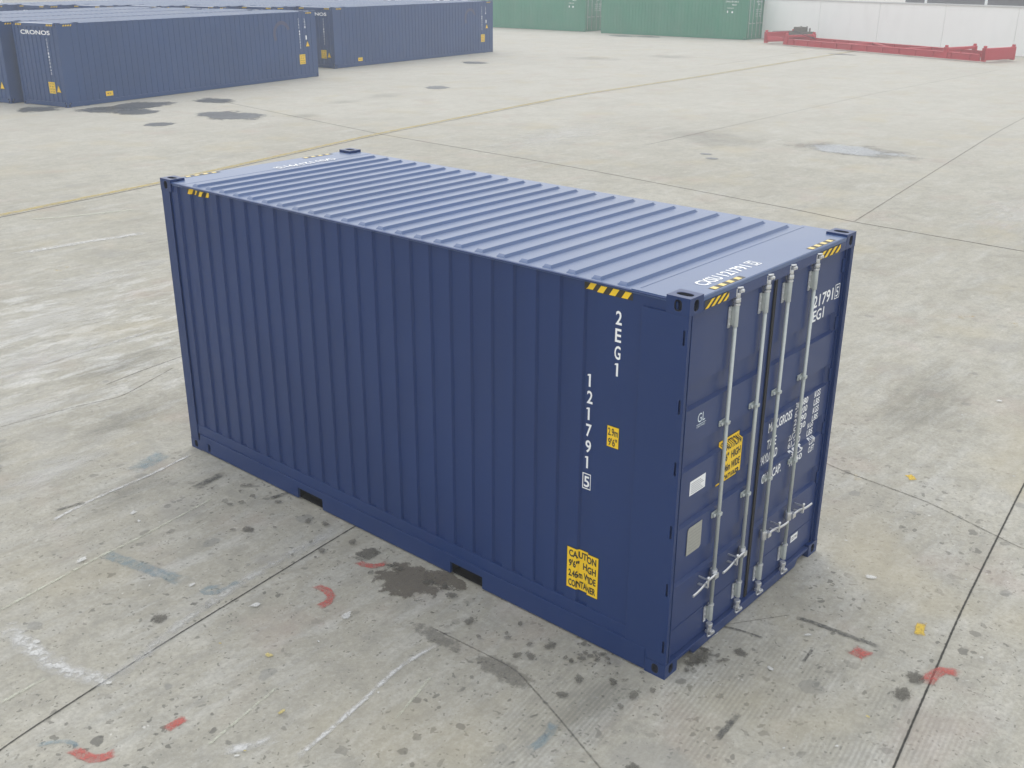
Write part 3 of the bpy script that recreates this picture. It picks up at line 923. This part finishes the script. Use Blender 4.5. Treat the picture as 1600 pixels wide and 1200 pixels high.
for x in xs + [LW]:
    box(bm, prev, -.12, 0, x - .012, .0, HW); prev = x + .012
for x in xs: box(bm, x - .0115, -.11, 0, x + .0115, -.03, HW - .002, 1)
obj('wall_panel', bm, [M['wallw'], M['coping']], wall, whole=True)
bm = bmesh.new(); box(bm, 0, -.17, HW + .002, LW, .05, HW + .10); box(bm, 0, -.145, .0, LW, -.1215, .001 + .12); obj('coping', bm, M['coping'], wall, bevel=.01)
# slender posts standing on the far side of the wall
for i, (dd, lb) in enumerate(((28.0, 'white post rising behind the wall above the right end of the red frame'), (34.8, 'white post rising behind the wall near the middle of the red frame'),
                   )):
    pass
posts = [(43.3, 'white lamp post behind the wall, the one nearer the right edge'),
         (47.3, 'white lamp post behind the wall, above the right half of the red frame')]
for dd, lb in posts:
    p = w0 + wdir * dd + Vector((wdir.y, -wdir.x, 0)) * .8
    t = empty('lamp_post', p, wang)
    bm = bmesh.new(); tube(bm, (0, 0, 0), (0, 0, 5.6), .09, 10, r1=.07); obj('post', bm, M['post'], t)
    bm = bmesh.new(); tube(bm, (0, 0, 5.55), (0, 1.0, 5.9), .03, 8); box(bm, -.1, .9, 5.86, .1, 1.4, 5.93); obj('lamp_head', bm, M['post'], t)
    tag(t, lb, 'lamp post', 'lamp posts behind the wall')
M['bld'] = plain('dull_grey_cladding', (.15, .15, .17), .8, 0, .2, .8)
M['bldroof'] = plain('grey_sheet_roof', (.15, .15, .17), .7, 0, .2, .5)
M['brick'] = plain('dull_red_roof', (.30, .16, .13), .8, 0, .25, .4)
M['pale'] = plain('pale_render', (.5, .5, .46), .8, 0, .15, .3)
def shed(name, loc, rz, lx, ly, hz, mw, mr, label, cat):
    t = empty(name, loc, rz)
    bm = bmesh.new(); holed_plate(bm, [0, lx], [0, hz], [(2 + k * 4, 3.6 + k * 4, hz * .35, hz * .7) for k in range(int(lx / 4) - 1)], lambda s, tt, d: (s, d, tt), 0, .2)
    box(bm, 0, ly - .2, 0, lx, ly, hz); box(bm, 0, .2005, 0, .2, ly - .2005, hz); box(bm, lx - .2, .2005, 0, lx, ly - .2005, hz)
    obj('wall', bm, mw, t)
    bm = bmesh.new()
    prism(bm, [(-.4, hz + .002), (ly + .4, hz + .002), (ly / 2, hz + ly * .16)], lambda s, tt, d: (d, s, tt), -.4, lx + .4)
    bmesh.ops.recalc_face_normals(bm, faces=bm.faces[:])
    obj('roof', bm, mr, t)
    bm = bmesh.new()
    for k in range(int(lx / 4) - 1): box(bm, 2.002 + k * 4, .06, hz * .35, 3.598 + k * 4, .10, hz * .7)
    obj('window', bm, M['hole'], t)
    return tag(t, label, cat)
pp = w0 + wdir * 4 + Vector((wdir.y, -wdir.x, 0)) * 24
shed('storage_shed', pp, wang, 52, 12, 2.75, M['bld'], M['bldroof'], 'low dark grey shed behind the white wall at top right', 'shed')
shed('workshop', (48, 143, 0), R(-36), 22, 10, 2.7, M['pale'], M['brick'], 'low pale workshop with a dull red roof far behind the blue rows', 'building')
shed('workshop', (68, 124, 0), R(-36), 20, 10, 2.4, M['pale'], M['bldroof'], 'low pale workshop with a grey roof far behind the blue rows', 'building')
t = empty('lamp_post', (37.6, 92, 0)); bm = bmesh.new(); tube(bm, (0, 0, 0), (0, 0, 5.8), .12, 10, r1=.09); obj('post', bm, M['post'], t)
bm = bmesh.new(); box(bm, -.5, -.12, 5.8, .5, .12, 5.9); obj('lamp_head', bm, M['post'], t)
tag(t, 'white lamp post far away above the blue roofs at top left', 'lamp post')

# ================================================================ GROUND
m, t, b = nodes('worn_concrete')
co = objco(t)
def rad(x, y, r0, r1, sx=1, sy=1):
    mp = N(t, 'ShaderNodeMapping'); t.links.new(co, mp.inputs['Vector']); mp.vector_type = 'POINT'
    mp.inputs['Location'].default_value = (-x * sx, -y * sy, 0); mp.inputs['Scale'].default_value = (sx, sy, 0)
    ln = N(t, 'ShaderNodeVectorMath'); ln.operation = 'LENGTH'; t.links.new(mp.outputs[0], ln.inputs[0])
    return mapr(t, ln.outputs['Value'], r0, r1, 1, 0)
n0 = noise(t, co, .16, 5, .6)
base = mixc(t, mapr(t, n0, .35, .65), (.392, .370, .310), (.458, .438, .376))
n1 = noise(t, co, .9, 6, .62, .4)
base = mixc(t, mapr(t, n1, .42, .74, 0, .52), base, (.315, .300, .255))
n1b = noise(t, objco(t, (.5, 2.2, 1), R(8)), 1.3, 6, .62, .3)
base = mixc(t, mapr(t, n1b, .5, .74, 0, .55), base, (.52, .52, .50))
nm = noise(t, co, 4.2, 6, .7, .6)
base = mixc(t, mapr(t, nm, .46, .68, 0, .50), base, (.27, .262, .235))
nm2 = noise(t, co, 11, 4, .65, .3)
base = mixc(t, mapr(t, nm2, .50, .70, 0, .40), base, (.26, .252, .225))
base = mixc(t, mapr(t, nm2, .30, .45, .30, 0), base, (.58, .565, .52))
base = mixc(t, mapr(t, nm, .30, .46, .35, 0), base, (.60, .585, .53))
# streaks along the traffic direction
n2 = noise(t, objco(t, (1.2, 5.5, 1), R(12)), 1.2, 7, .62)
near = rad(-1, 4, 7, 24)
base = mixc(t, mth(t, 'MULTIPLY', mapr(t, n2, .52, .74, 0, .42), near), base, (.255, .252, .235))
n2b = noise(t, objco(t, (1.2, 3.5, 1), R(-6)), 1.1, 6, .66)
base = mixc(t, mth(t, 'MULTIPLY', mapr(t, n2b, .48, .62, 0, .62), mth(t, 'MAXIMUM', mth(t, 'MULTIPLY', near, .28), rad(1.0, 10.5, 1, 5.5))), base, (.70, .70, .69))
# fine grain
n3 = noise(t, co, 26, 5, .75)
base = mixc(t, mapr(t, n3, .3, .7, 0, .60), base, (.27, .26, .225))
n3b = noise(t, co, 70, 3, .8)
base = mixc(t, mapr(t, n3b, .55, .8, 0, .5), base, (.60, .59, .56))
# dark pitted specks: warped cells of several sizes
wv = N(t, 'ShaderNodeVectorMath'); wv.operation = 'ADD'
nn_ = N(t, 'ShaderNodeTexNoise'); nn_.inputs['Scale'].default_value = 9; nn_.inputs['Detail'].default_value = 4; t.links.new(co, nn_.inputs['Vector'])
sc_ = N(t, 'ShaderNodeVectorMath'); sc_.operation = 'SCALE'; sc_.inputs['Scale'].default_value = .15
t.links.new(nn_.outputs['Color'], sc_.inputs[0]); t.links.new(co, wv.inputs[0]); t.links.new(sc_.outputs[0], wv.inputs[1])
def specks(scale, r, dens, mask, col, strg, warp=True, seed=0):
    global base
    vo = N(t, 'ShaderNodeTexVoronoi'); vo.inputs['Scale'].default_value = scale
    src = wv.outputs[0] if warp else co
    if seed:
        mp = N(t, 'ShaderNodeMapping'); mp.inputs['Location'].default_value = (seed, seed * .7, 0); t.links.new(src, mp.inputs['Vector']); src = mp.outputs[0]
    t.links.new(src, vo.inputs['Vector'])
    sx = N(t, 'ShaderNodeSeparateColor'); t.links.new(vo.outputs['Color'], sx.inputs[0])
    gate = mth(t, 'LESS_THAN', sx.outputs[0], dens if isinstance(dens, float) else dens)
    rr = mth(t, 'MULTIPLY', sx.outputs[1], r)
    dd = mth(t, 'SUBTRACT', vo.outputs['Distance'], rr)
    f = mth(t, 'MULTIPLY', mapr(t, dd, -.02, .05, 1, 0), gate)
    if mask is not None: f = mth(t, 'MULTIPLY', f, mask)
    f = mth(t, 'MULTIPLY', f, strg)
    base = mixc(t, f, base, col)
nspk = mapr(t, noise(t, co, .8, 3), .40, .62)
near2 = rad(-.6, 1.2, 3.0, 9.5)
specks(7.0, .34, .24, mth(t, 'MULTIPLY', near2, nspk), (.13, .127, .115), .75)
specks(15.0, .38, .32, mth(t, 'MULTIPLY', near2, nspk), (.12, .118, .105), .7, seed=3.1)
specks(30.0, .40, .28, rad(-.6, 1.2, 3.0, 8), (.12, .118, .105), .6, seed=5.3)
specks(3.6, .30, .12, rad(0, 3, 5, 26), (.21, .21, .20), .5, seed=8.2)
specks(26.0, .30, .04, mth(t, 'MULTIPLY', near2, nspk), (.66, .65, .62), .6, seed=11.2)
specks(1.1, .34, .18, rad(8, 8, 14, 40), (.30, .29, .27), .35, seed=17.2)
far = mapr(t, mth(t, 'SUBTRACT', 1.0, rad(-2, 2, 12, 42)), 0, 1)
base = mixc(t, mth(t, 'MULTIPLY', far, .38), base, (.53, .512, .465))  # concrete paler with distance: haze and grazing light painted into the colour
# ochre and pinkish tint clouds
n5 = noise(t, co, .55, 3); base = mixc(t, mapr(t, n5, .52, .72, 0, .38), base, (.42, .37, .26))
n6 = noise(t, objco(t, None, 1.0), .8, 3); base = mixc(t, mapr(t, n6, .55, .72, 0, .26), base, (.40, .31, .27))
# brushed finish in the lower right slab
wv2 = N(t, 'ShaderNodeTexWave'); wv2.inputs['Scale'].default_value = 9; wv2.inputs['Distortion'].default_value = 1.2; wv2.inputs['Detail'].default_value = 3
wv2.inputs['Detail Scale'].default_value = .6
t.links.new(objco(t, None, R(-97)), wv2.inputs['Vector'])
bm_mask = mth(t, 'MULTIPLY', rad(-.6, -.9, 1.0, 2.4), mapr(t, noise(t, co, 1.5, 3), .4, .6))
base = mixc(t, mth(t, 'MULTIPLY', mapr(t, wv2.outputs['Fac'], .2, .8, .30, 0), bm_mask), base, (.20, .198, .18))
t.links.new(base, b.inputs['Base Color'])
b.inputs['Specular IOR Level'].default_value = .25
t.links.new(mapr(t, n1, .3, .7, .70, .92), b.inputs['Roughness'])
bp = N(t, 'ShaderNodeBump'); bp.inputs['Strength'].default_value = .25; bp.inputs['Distance'].default_value = .01
t.links.new(n3, bp.inputs['Height']); t.links.new(bp.outputs[0], b.inputs['Normal'])
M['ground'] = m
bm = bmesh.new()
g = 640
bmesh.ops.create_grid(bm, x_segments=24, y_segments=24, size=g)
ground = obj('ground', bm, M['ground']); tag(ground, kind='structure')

# markings, joints and stains lie on the concrete as thin sheets
def decal_mat(name, col, alpha, edge=.35, nscale=6, rough=.85, wear=.5, col2=None, spec=.2, kind='blob', aniso=None):
    m, t, b = nodes(name)
    uv = N(t, 'ShaderNodeUVMap').outputs[0]; co = objco(t, aniso, R(10)) if aniso else objco(t)
    sp_ = N(t, 'ShaderNodeSeparateXYZ'); t.links.new(uv, sp_.inputs[0])
    n1 = noise(t, co, nscale, 6, .65); n2 = noise(t, co, nscale * 6, 4, .7)
    if kind == 'blob':
        ln = N(t, 'ShaderNodeVectorMath'); ln.operation = 'LENGTH'; t.links.new(uv, ln.inputs[0]); r = ln.outputs['Value']
    else:
        r = mth(t, 'MAXIMUM', mth(t, 'ABSOLUTE', sp_.outputs[1]), sp_.outputs[0])
    r = mth(t, 'ADD', r, mth(t, 'MULTIPLY', mth(t, 'SUBTRACT', n1, .5), 1.5 if kind == 'blob' else 1.1))
    r = mth(t, 'ADD', r, mth(t, 'MULTIPLY', mth(t, 'SUBTRACT', n2, .5), .5))
    top = .72 if kind == 'blob' else .98
    a = mapr(t, r, top - edge, top, 1, 0)
    if kind == 'blob': # never reach the rim of the sheet
        a = mth(t, 'MULTIPLY', a, mapr(t, ln.outputs['Value'], .85, .99, 1, 0))
    a = mth(t, 'MULTIPLY', a, mapr(t, n2, .5 - wear * .4, .62 - wear * .1, 1 - wear, 1))
    if kind == 'stroke' and wear > .4:
        n4 = noise(t, co, nscale * 1.7, 4, .7)
        a = mth(t, 'MULTIPLY', a, mapr(t, n4, .42, .58, 1 - wear, 1))
    a = mth(t, 'MULTIPLY', a, alpha)
    t.links.new(mixc(t, n1, col, col2 or tuple(x * .8 for x in col)), b.inputs['Base Color'])
    b.inputs['Roughness'].default_value = rough; b.inputs['Specular IOR Level'].default_value = spec
    t.links.new(a, b.inputs['Alpha'])
    return m
D = {}
D['red'] = decal_mat('worn_red_paint', (.58, .15, .13), .8, .4, 9, kind='stroke', wear=.42)
D['blue'] = decal_mat('worn_blue_paint', (.24, .36, .43), .45, .5, 7, kind='stroke')
D['yellow'] = decal_mat('worn_yellow_paint', (.78, .54, .08), .85, .4, 8, kind='stroke', wear=.35)
D['white'] = decal_mat('white_cement_smear', (.74, .74, .73), .85, .9, 7, kind='stroke', wear=.6)
D['band'] = decal_mat('pale_cement_band', (.62, .615, .59), .75, 1.0, 4, kind='stroke', wear=.6)
D['chalk'] = decal_mat('pale_line_paint', (.68, .70, .58), .6, .5, 12, kind='stroke', wear=.7)
D['dark'] = decal_mat('dark_crack_fill', (.12, .12, .115), .75, .5, 9, kind='stroke', wear=.5)
D['joint'] = decal_mat('joint_sealant', (.055, .055, .05), .95, .6, 20, kind='stroke', wear=.3)
D['mjoint'] = decal_mat('worn_joint_sealant', (.10, .095, .08), .85, .6, 20, kind='stroke', wear=.4)
D['fjoint'] = decal_mat('thin_joint_sealant', (.14, .13, .115), .6, .6, 20, kind='stroke', wear=.5)
D['yline'] = decal_mat('yellow_line_paint', (.62, .50, .22), .75, .5, 4, kind='stroke', wear=.5)
D['oil'] = decal_mat('oil_stain_film', (.135, .120, .10), .88, .14, 9.0, col2=(.19, .17, .14), wear=.35, rough=.6)
D['speck'] = decal_mat('dirt_speck', (.135, .128, .11), .68, .25, 28, wear=.55)
D['fleck'] = decal_mat('white_paint_fleck', (.74, .74, .72), .8, .3, 26, wear=.4)
D['yellow_fleck'] = decal_mat('yellow_paint_fleck', (.70, .58, .20), .7, .3, 26, wear=.4)
D['wet'] = decal_mat('damp_patch', (.13, .14, .15), .85, .25, .8, wear=.1, rough=.35, spec=.4)
D['dim'] = decal_mat('faint_dark_patch', (.27, .265, .25), .22, .7, .7, wear=.2)
D['smear'] = decal_mat('whitish_scuff', (.70, .69, .66), .50, .8, 1.8, wear=.6, aniso=(1, 3, 1))
D['scuff'] = decal_mat('dark_tyre_scuff', (.22, .22, .20), .30, .9, 1.2, wear=.7, aniso=(1, 5, 1))
D['pudrim'] = decal_mat('puddle_rim', (.26, .255, .24), .5, .5, 1.2, wear=.2)
D['pud'] = decal_mat('puddle_water', (.42, .44, .46), .75, .30, .9, wear=.15, rough=.22, spec=.5)
D['grey'] = decal_mat('grey_patch', (.20, .19, .17), .45, .3, 12, wear=.6)
ZL = [.004]
def nz():
    ZL[0] += .00006; return ZL[0]
def finish(name, bm, mat):
    o = obj(name, bm, mat, ground, whole=True); return o
def stroke(name, pts, wd, mat, wd2=None):
    """ribbon through points; uv.x 0 middle..1 ends, uv.y -1..1 across"""
    P = [Vector((x, y, 0)) for x, y in pts]
    # subdivide
    Q = []
    for a, b_ in zip(P, P[1:]):
        n = max(1, min(12, int((b_ - a).length / (wd * 1.5))))
        for k in range(n): Q.append(a.lerp(b_, k / n))
    Q.append(P[-1])
    if len(pts) > 2:
        for it in range(3): Q = [Q[0]] + [(Q[i - 1] + Q[i] * 2 + Q[i + 1]) / 4 for i in range(1, len(Q) - 1)] + [Q[-1]]
    tot = sum((b_ - a).length for a, b_ in zip(Q, Q[1:])); z = nz()
    bm = bmesh.new(); uvl = bm.loops.layers.uv.new('UVMap'); rows = []; s = 0
    for i, p in enumerate(Q):
        d = (Q[min(i + 1, len(Q) - 1)] - Q[max(0, i - 1)]).normalized(); nrm = Vector((-d.y, d.x, 0))
        if i: s += (p - Q[i - 1]).length
        e = min(s, tot - s) / max(.001, min(wd * 1.5, tot / 2)); u = max(0, 1 - e)
        hw = wd / 2
        rows.append([(bm.verts.new((p + nrm * k * hw) + Vector((0, 0, z))), (u, k)) for k in (-1, 0, 1)])
    for a, b_ in zip(rows, rows[1:]):
        for k in (0, 1):
            q = (a[k], b_[k], b_[k + 1], a[k + 1])
            f = bm.faces.new([v for v, _ in q][::-1])
            for lp, (_, uvv) in zip(f.loops, q[::-1]): lp[uvl].uv = uvv
    return finish(name, bm, D[mat])
def blob(name, x, y, rx, ry, mat, rz=0):
    bm = bmesh.new(); uvl = bm.loops.layers.uv.new('UVMap'); n = 20; z = nz()
    c0 = bm.verts.new((x, y, z)); ring = []
    for k in range(n):
        a = 2 * math.pi * k / n; px, py = math.cos(a) * rx, math.sin(a) * ry
        ring.append((bm.verts.new((x + px * math.cos(rz) - py * math.sin(rz), y + px * math.sin(rz) + py * math.cos(rz), z)), (math.cos(a), math.sin(a))))
    for k in range(n):
        j = (k + 1) % n; f = bm.faces.new((c0, ring[k][0], ring[j][0]))
        for lp, uvv in zip(f.loops, ((0, 0), ring[k][1], ring[j][1])): lp[uvl].uv = uvv
    return finish(name, bm, D[mat])

# expansion joints
for pts, wd, mt in (
    ([(-9, 1.3), (-3.52, 2.91), (-2.19, 3.13), (0.01, 3.41), (12, 4.75)], .019, 'joint'),
    ([(7.5, -.75), (5.02, -.99), (2.28, -1.32), (.22, -1.62), (-4, -2.3)], .022, 'joint'),
    ([(6.3, 7.5), (4.1, .63), (4.0, -.41), (3.67, -1.4), (3.2, -5)], .030, 'fjoint'),
    ([(18.3, 33), (16.54, 21.22), (16.05, 13.28), (15.23, 6.61), (14.97, 5.29), (14.79, 1.94), (14.4, -8)], .045, 'mjoint'),
    ([(-12, 16.5), (3.63, 18.54), (7.72, 19.23), (16.54, 21.22), (28.64, 23.05), (38.85, 23.41), (60, 25)], .06, 'mjoint'),
    ([(14.97, 5.29), (18.18, 5.72), (30.12, 7.3), (52, 9.5)], .045, 'fjoint'),
    ([(52.8, 14.3), (38, 14.6), (20, 14.0)], .05, 'fjoint'),
    ([(.2, 13), (-1.0, 10.5), (-1.6, 8.6)], .020, 'fjoint'),
    ([(.29, 8.39), (.84, 8.5), (1.5, 8.58), (4, 8.9)], .03, 'fjoint'),
    ([(-1.15, 8.1), (-.42, 8.04), (.23, 7.9), (1.2, 8.3)], .025, 'fjoint'),
    ([(-.66, 1.75), (-.62, .9), (-.82, .35), (-1.2, -.6), (-1.5, -1.4)], .020, 'fjoint'),
    ([(1.36, -.3), (.9, 0.02), (.4, .5)], .012, 'fjoint'),
    ([(60, 27.4), (50, 26.6), (44, 26.2)], .06, 'fjoint'),
): stroke('expansion_joint', pts, wd, mt)
stroke('painted_line', [(-12, 16.68), (3.6, 18.74), (7.7, 19.40), (16.5, 21.40), (28.6, 23.25), (38.9, 23.62), (60, 25.2)], .26, 'yline')
# paint strokes
SR = [[[-0.396, 2.936], [-0.426, 2.827], [-0.395, 2.713], [-0.298, 2.681], [-0.201, 2.714]], [[-0.879, 2.899], [-0.812, 2.749], [-0.841, 2.609], [-0.971, 2.559], [-1.073, 2.62]], [[-2.698, 2.247], [-2.614, 2.248], [-2.524, 2.256]], [[-3.204, 2.557], [-3.202, 2.426], [-3.199, 2.315], [-3.112, 2.287], [-3.015, 2.296]], [[1.171, -0.919], [1.232, -0.952], [1.332, -0.944]], [[1.205, -1.45], [1.405, -1.407], [1.515, -1.475], [1.516, -1.545], [1.488, -1.616]], [[-1.244, 2.426], [-1.162, 2.424]], [[1.816, -1.544], [1.888, -1.577]]]
for p, wd in zip(SR, (.085, .095, .09, .10, .15, .12, .05, .07)): stroke('paint_mark', p, wd, 'red')
SB = [[[-1.411, 3.474], [-1.479, 3.625], [-1.61, 3.612], [-1.621, 3.466], [-1.523, 3.356], [-1.387, 3.373], [-1.224, 3.441]], [[-0.772, 5.974], [-0.513, 6.041], [-0.256, 6.126]], [[-0.877, 0.311], [-0.951, 0.229], [-1.126, 0.209], [-1.242, 0.267]], [[-3.351, 2.762], [-3.243, 2.714], [-3.148, 2.663], [-3.116, 2.569], [-3.182, 2.513]], [[-1.789, 4.712], [-1.671, 4.178], [-1.567, 3.755]]]
for p, wd in zip(SB, (.08, .26, .09, .05, .16)): stroke('paint_mark', p, wd, 'blue')
SY = [[[1.967, -1.132], [1.842, -1.134], [1.77, -1.193]], [[10.0, 1.47], [10.32, 1.36]], [[10.1, 0.73], [10.35, 0.68]], [[4.449, -0.027], [4.518, -0.106], [4.35, -0.132]], [[3.98, 0.36], [4.14, 0.32]], [[0.389, 8.182], [0.618, 8.278]], [[2.593, 13.13], [2.795, 13.02]], [[2.343, 14.063], [2.615, 13.819]], [[-2.852, 3.436], [-2.829, 3.444]]]
for p, wd in zip(SY, (.09, .22, .22, .09, .14, .16, .3, .3, .05)): stroke('paint_mark', p, wd, 'yellow')
SW = [[[-2.859, 4.353], [-2.859, 3.871], [-2.895, 3.496], [-2.834, 3.234], [-2.726, 3.023], [-2.573, 2.937]], [[-2.673, 2.984], [-2.168, 3.20], [-1.607, 3.36], [-0.893, 3.46], [-0.061, 3.47]], [[-2.291, 1.361], [-1.964, 1.411], [-1.65, 1.456], [-1.264, 1.549], [-1.034, 1.566], [-0.763, 1.537]], [[-0.502, 9.51], [0.365, 9.742], [1.197, 9.756], [2.042, 9.84]], [[-1.809, 5.602], [-1.294, 5.726], [-0.719, 5.761], [-0.121, 5.877]], [[0.633, 0.023], [0.809, 0.014]], [[-2.583, 1.804], [-2.417, 1.754], [-2.405, 1.628], [-2.283, 1.583], [-2.208, 1.612]], [[2.316, 15.426], [3.608, 15.368], [5.0, 15.1]], [[15.36, 2.55], [15.267, 2.977]]]
for p, wd in zip(SW, (.22, .17, .06, .16, .07, .05, .12, .3, .22, .45, .7, .35, .25, .2)): stroke('cement_smear', p, wd, 'band' if wd in (.17, .18, .16, .22) and p[0][0] != -2.859 else 'white')
for p, wd in (([[-2.786, 4.512], [-2.428, 4.571], [-1.845, 4.677], [-1.498, 4.7], [-0.548, 4.86]], .04), ([[-3.307, 3.373], [-3.119, 3.382], [-2.942, 3.402]], .04), ([[3.954, 17.9], [4.762, 17.5], [5.9, 17.164]], .15),
              ([[-2.6, 1.9], [-1.9, 2.05]], .03), ([[-1.6, 1.15], [-1.1, 1.3]], .03)): stroke('chalk_line', p, wd, 'chalk')
SD = [[[1.367, -0.357], [1.397, -0.589], [1.402, -0.825], [1.422, -1.022]], [[0.862, 0.045], [0.918, -0.122], [0.933, -0.292]], [[-0.317, -0.618], [-0.108, -0.604], [0.039, -0.6]], [[-0.234, 4.444], [-0.074, 4.403], [0.06, 4.394]], [[-1.72, 5.78], [-1.555, 5.728], [-1.402, 5.71]], [[-0.577, 5.177], [-0.347, 5.189], [-0.135, 5.253]], [[0.865, -0.665], [1.059, -0.646]]]
for p, wd in zip(SD, (.06, .03, .06, .08, .06, .12, .03)): stroke('crack', p, wd, 'dark')
# stains
for x, y, rx, ry, mt in (
    (-.307, 2.353, .36, .42, 'oil'), (-.10, 2.15, .16, .3, 'oil'), (-.25, 2.95, .18, .14, 'grey'), (-.722, 1.6, .10, .45, 'grey'), (-.70, .95, .16, .45, 'grey'),
    (14.2, 32.6, 1.7, 1.6, 'wet'), (15.3, 33.0, 2.2, 1.3, 'wet'), (14.3, 31.4, 1.1, 1.2, 'wet'), (16.0, 28.0, 1.5, 1.9, 'wet'), (18.0, 32.2, 1.1, 1.3, 'wet'), (13.2, 28.1, .6, .6, 'wet'), (12.3, 34.6, 1.1, 1.2, 'wet'), (17.6, 26.2, .9, .9, 'dim'),
    (23.43, 9.17, 1.5, 2.9, 'pudrim'), (23.43, 9.17, 1.15, 2.3, 'pud'), (22.7, 13.5, 3.0, 3.6, 'dim'), (21.1, 28.2, 1.4, 1.0, 'dim'), (23.5, 28.7, 1.6, 1.1, 'dim'),
    (27.0, 29.3, .9, .9, 'wet'), (37, 36.4, 1.0, 1.2, 'wet'), (61.0, 44.0, .9, 1.8, 'wet'), (61.6, 42, .9, 1.8, 'wet'), (20.1, 11.9, .22, .28, 'wet'), (19.6, 11.4, .2, .25, 'wet'), (43.5, 33.5, 2.2, 3, 'dim'), (47.5, 31, 2, 3, 'dim'),
    (56, 24.5, .5, 1.3, 'wet'), 
    (1.23, -1.37, .12, .10, 'grey'), (.99, -1.37, .13, .09, 'grey'), 
    (-.05, .42, .16, .15, 'dim'), (.65, -.25, .07, .08, 'oil'), (-.69, 4.09, .08, .09, 'grey'), (-2.0, 3.44, .10, .10, 'grey'), (.4, -.05, .2, .1, 'grey'),
    (-.9, -.35, .07, .07, 'grey')): blob('stain', x, y, rx, ry, 'speck' if (max(rx, ry) < .24 and mt in ('oil', 'grey')) else mt)
for x, y, rx, ry, mt in ((1.0, 11.3, 2.6, 1.5, 'smear'), (.2, 9.9, 2.4, 1.0, 'smear'), (-.8, 8.3, 1.8, .8, 'smear'), (2.5, 12.8, 2.2, .9, 'smear'), (-1.2, 6.6, 1.4, .5, 'smear'), (-1.9, 7.4, 1.2, .5, 'scuff'),
                     (-.2, 7.2, 1.4, .5, 'scuff'), (.9, 8.9, 1.8, .6, 'scuff'), (-1.0, 5.6, 1.0, .4, 'scuff'), (6.5, .6, 2.4, .8, 'scuff'), 
                     (-.6, .2, .9, .4, 'scuff'), (6, 14, 4, 1.6, 'scuff'), (18, 3, 4, 1.6, 'smear'), (20, 17, 6, 2, 'smear')): blob('scuff', x, y, rx, ry, mt, R(8))
for k in range(34):   # flecks of white and yellow paint
    a, q = (rnd.random() * 9 - 1, -1.8 + rnd.random() * 2.2) if k % 2 else (-2.9 + rnd.random() * 2.6, 1.2 + rnd.random() * 4)
    if k % 2 and a < 3 and q > -.1: q -= 1.2
    r = .012 + rnd.random() ** 2 * .04
    blob('paint_fleck', a, q, r * 1.7, r, 'fleck' if k % 5 else 'yellow_fleck', rnd.random() * 3)
for k in range(64):   # drips round the corner by the doors
    a = rnd.random() * 6.283; q = rnd.random() ** .7
    x, y = (-.10, .42) if k % 3 else (.38, -.12)
    r = .010 + rnd.random() ** 2 * .030
    blob('stain', x + math.cos(a) * q * .22, y + math.sin(a) * q * (.50 if k % 3 else .14), r * 1.5, r, 'speck', rnd.random() * 3)
for k in range(60):
    a = rnd.random(); x = -.16 - rnd.random() * .75 * rnd.random(); y = -.2 + rnd.random() * 5.4; r = .012 + rnd.random() ** 2 * .042
    blob('stain', x, y, r * 1.6, r, 'speck', rnd.random() * 3)

# ================================================================ HAZE
bm = bmesh.new(); box(bm, -700, -700, -1.0, 700, 700, 6.6)
hm = bpy.data.materials.new('pale_air'); hm.use_nodes = True; ht = hm.node_tree; ht.nodes.clear()
vol = ht.nodes.new('ShaderNodeVolumePrincipled'); vol.inputs['Color'].default_value = (.93, .95, .98, 1)
vol.inputs['Density'].default_value = .0026; vol.inputs['Anisotropy'].default_value = 0.0
ou = ht.nodes.new('ShaderNodeOutputMaterial'); ht.links.new(vol.outputs[0], ou.inputs['Volume'])
hz = obj('haze', bm, hm); tag(hz, kind='stuff')
